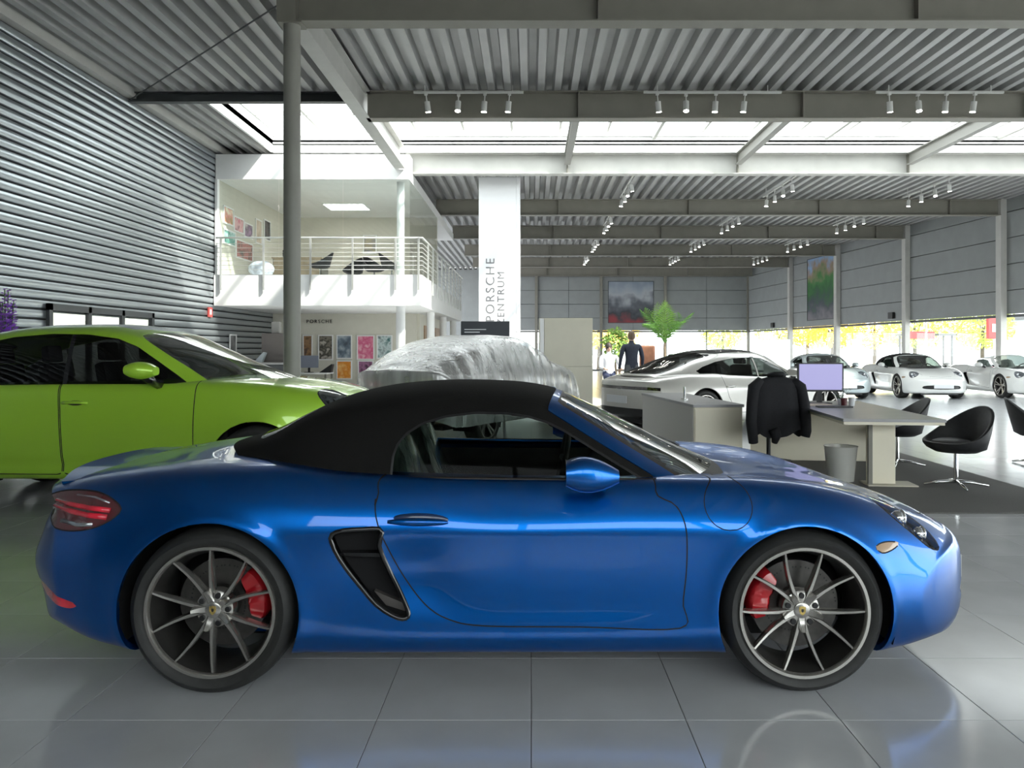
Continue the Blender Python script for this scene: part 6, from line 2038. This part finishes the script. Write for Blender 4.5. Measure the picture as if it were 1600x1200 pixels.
b = MB(); b.box(-.03, .03, .0, .04, 0, .3); b.obj('stand', m_black, m2_)
b = MB(); b.box(-.12, .12, -.08, .1, 0, .012); b.obj('base', m_black, m2_)
b = MB(); b.prism([(-.17, 0), (.17, 0), (.22, .24), (.19, .25)], -.12, .12)
tag(b.obj('laptop', m_black, None, loc=(-6.05, 22.8, .7415)), 'black folded laptop on the white desk under the gallery', 'laptop')
# gallery office furniture
gd = thing('office_desk', 'light wood office desk inside the glass gallery', 'desk', (-6.9, 22.6, 3.332))
b = MB(); b.box(-.55, .9, -.4, .4, .70, .74); b.obj('desktop', mat('light_wood', (.50, .40, .28), .5, noise=.2, nscale=5, stretch=(1, 6, 1)), gd)
b = MB(); b.box(-.5, .85, -.38, -.35, .0, .70); b.obj('front_panel', mat('light_wood', (.5, .4, .28)), gd)
for x in (-.5, .85):
    b = MB(); b.box(x - .03, x + .03, -.35, .35, 0, .70); b.obj('leg', m_steel, gd)
b = MB(); b.box(-.22, .22, -.15, .15, 0, .24)
tag(b.obj('printer', m_black, None, loc=(-7.0, 22.6, 4.074), bevel=.03), 'black printer on the light wood gallery desk', 'printer')
for k, (px, y, r) in enumerate(((500, 21.6, .3), (585, 22.6, 2.6), (552, 23.3, -.5), (612, 22.0, 3.4))):
    c = tree_copy(ch); c.location = (Xp(px, y), y, 3.332); c.rotation_euler.z = r
    c['label'] = 'black tub chair behind the gallery rail, ' + ('beside the wooden desk', 'below the ochre print', 'at the back of the office', 'beside the white column')[k]
b = MB(); b.sphere((0, 0, .22), (.34, .28, .22), 18, 10)
bagm = b.obj('fabric_bag', mat('pale_blue_fabric', (.50, .53, .62), .8, noise=.35, nscale=9), None, True, loc=(-7.15, 20.5, 3.332))
tag(bagm, 'pale blue crumpled bag on the gallery floor by the glass', 'bag')

# ------------------------------------------------------------------ outdoors
g_ = MB(); g_.box(-90, 140, -60, 170, -.40, -.26)
struct(g_.obj('ground', mat('pale_asphalt', (.42, .42, .42), .8, noise=.1, nscale=1.5)))
m_yleaf = mat('yellow_autumn_leaf', (.80, .62, .10), .6, noise=.25, nscale=.8)
m_gleaf = mat('yellow_green_leaf', (.50, .58, .14), .6, noise=.3, nscale=.8)
m_bark = mat('bark', (.10, .08, .06), .9, noise=.3, nscale=10)
crowns = [leaf_cloud(1500, (0, 0, 3.6), (2.1, 2.1, 2.2), .20, 21).mesh('crown_a', m_yleaf), leaf_cloud(1500, (0, 0, 3.3), (2.3, 2.3, 2.0), .20, 22).mesh('crown_b', m_gleaf)]
tb = MB(); tb.tube([(0, 0, -.26), (.05, 0, 1.2), (0, .05, 2.6), (.1, 0, 3.8)], [.16, .13, .10, .05], n=10); tb.tube([(0, 0, 2.0), (.6, .2, 3.2)], [.06, .03], n=6); tb.tube([(0, 0, 2.2), (-.6, -.2, 3.4)], [.06, .03], n=6)
trunk_me = tb.mesh('trunk', m_bark, smooth=True)
for k, (px, y, q, lb) in enumerate(((935, 60, 0, 'behind the tall cabinet'), (968, 66, 0, 'beyond the bushy plant'), (1130, 72, 1, 'beyond the palm'), (1262, 64, 0, 'beyond the white display board'), (1300, 52, 0, 'under the tree poster'), (1366, 63, 0, 'past the wall speaker'), (1430, 55, 1, 'beyond the soft top car'), (1215, 75, 1, 'far beyond the desk monitor'), (1535, 60, 1, 'beside the red roadside sign'))):
    t = thing('roadside_tree', ('yellow' if q == 0 else 'yellow-green') + ' leaved tree outside the windows ' + lb, 'tree', (Xp(px, y), y, 0), k * 1.3, 'trees outside the windows')
    o = link('crown', crowns[q], t); o['kind'] = 'stuff'
    link('trunk', trunk_me, t)
def house(lb, x0, x1, y0, y1, h, m, nwn):
    t = thing('building', lb, 'building', ((x0 + x1) / 2, (y0 + y1) / 2, -.26))
    w, d = (x1 - x0) / 2, (y1 - y0) / 2
    b = MB(); b.box(-w, w, -d, d, 0, h); b.obj('wall', m, t)
    b = MB(); b.box(-w - .2, w + .2, -d - .2, d + .2, h, h + .3); b.obj('roof', m_frame, t)
    for k in range(nwn):
        x = -w + (k + .5) * 2 * w / nwn
        b = MB(); b.box(x - w / nwn * .6, x + w / nwn * .6, -d - .03, -d + .02, 1.0, 2.4); f = b.obj('window', m_frame, t)
        b = MB(); b.box(x - w / nwn * .55, x + w / nwn * .55, -d - .04, -d - .031, 1.06, 2.34); b.obj('pane', mat('far_window', (.30, .36, .40), .1), f)
    return t
house('long low white building across the road at the back', -8, 14, 92, 100, 5.0, m_white, 8)
house('low grey hall outside beyond the white sports cars', 42, 66, 62, 74, 4.2, mat('grey_render', (.38, .42, .45), .7), 8)
house('pale building behind the red roadside sign', 60, 84, 44, 56, 6.0, m_white, 7)
rs = thing('roadside_sign', 'red roadside sign on white post outside the right windows', 'sign', (23.4, 39.0, -.26))
b = MB(); b.box(-.08, .08, -.08, .08, 0, 2.2); b.obj('post', m_platewhite, rs)
b = MB(); b.box(-.42, .42, -.10, .10, 2.2, 3.25); b.obj('board', mat('sign_red', (.65, .05, .05), .4), rs, bevel=.03)
b = MB(); b.box(-.22, .22, -.115, -.101, 2.55, 2.95); b.obj('emblem', m_platewhite, rs)
bs = thing('bus_shelter', 'glazed shelter with red roof strip outside the right windows', 'shelter', (24.2, 47.5, -.26), -.1)
for x in (-1.3, 1.3):
    for y in (-.6, .6):
        b = MB(); b.box(x - .05, x + .05, y - .05, y + .05, 0, 2.5); b.obj('post', m_frame, bs)
b = MB(); b.box(-1.5, 1.5, -.8, .8, 2.5, 2.62); b.obj('roof', m_frame, bs)
b = MB(); b.box(-1.4, 0.2, -.86, -.81, 2.3, 2.75); b.obj('red_strip', mat('sign_red', (.65, .05, .05)), bs)
b = MB(); b.box(-1.25, 1.25, .55, .57, .3, 2.3); b.obj('pane', m_window, bs)
ice = [o for o in bpy.data.objects if o.name.startswith('sports_car') and o.parent is None]
for k, (x, y, r, lb) in enumerate(((21.2, 36.0, -2.6, 'beyond the red sign post'), (24.5, 34.6, -2.6, 'closest to the roadside sign'), (19.6, 41.5, -1.9, 'by the glazed shelter'))):
    c = tree_copy(ice[0] if k < 2 else ice[1]); c.location = (x, y, -.26); c.rotation_euler.z = r
    c['label'] = 'pale car parked outside the windows ' + lb; c['group'] = 'cars parked outside'
for k, (px, y) in enumerate(((1160, 62), (1447, 44), (1105, 80))):
    t = thing('lamp_post', 'slim grey street lamp outside ' + ('the back windows', 'the right windows', 'beyond the palm')[k], 'street lamp', (Xp(px, y), y, -.26))
    b = MB(); b.cyl((0, 0, 0), (0, 0, 6), .07, .04, n=10); b.obj('pole', m_steel_lt, t, 0.6)
    b = MB(); b.box(-.1, .7, -.12, .12, 6.0, 6.1); b.obj('lamp_head', m_steel_lt, t)
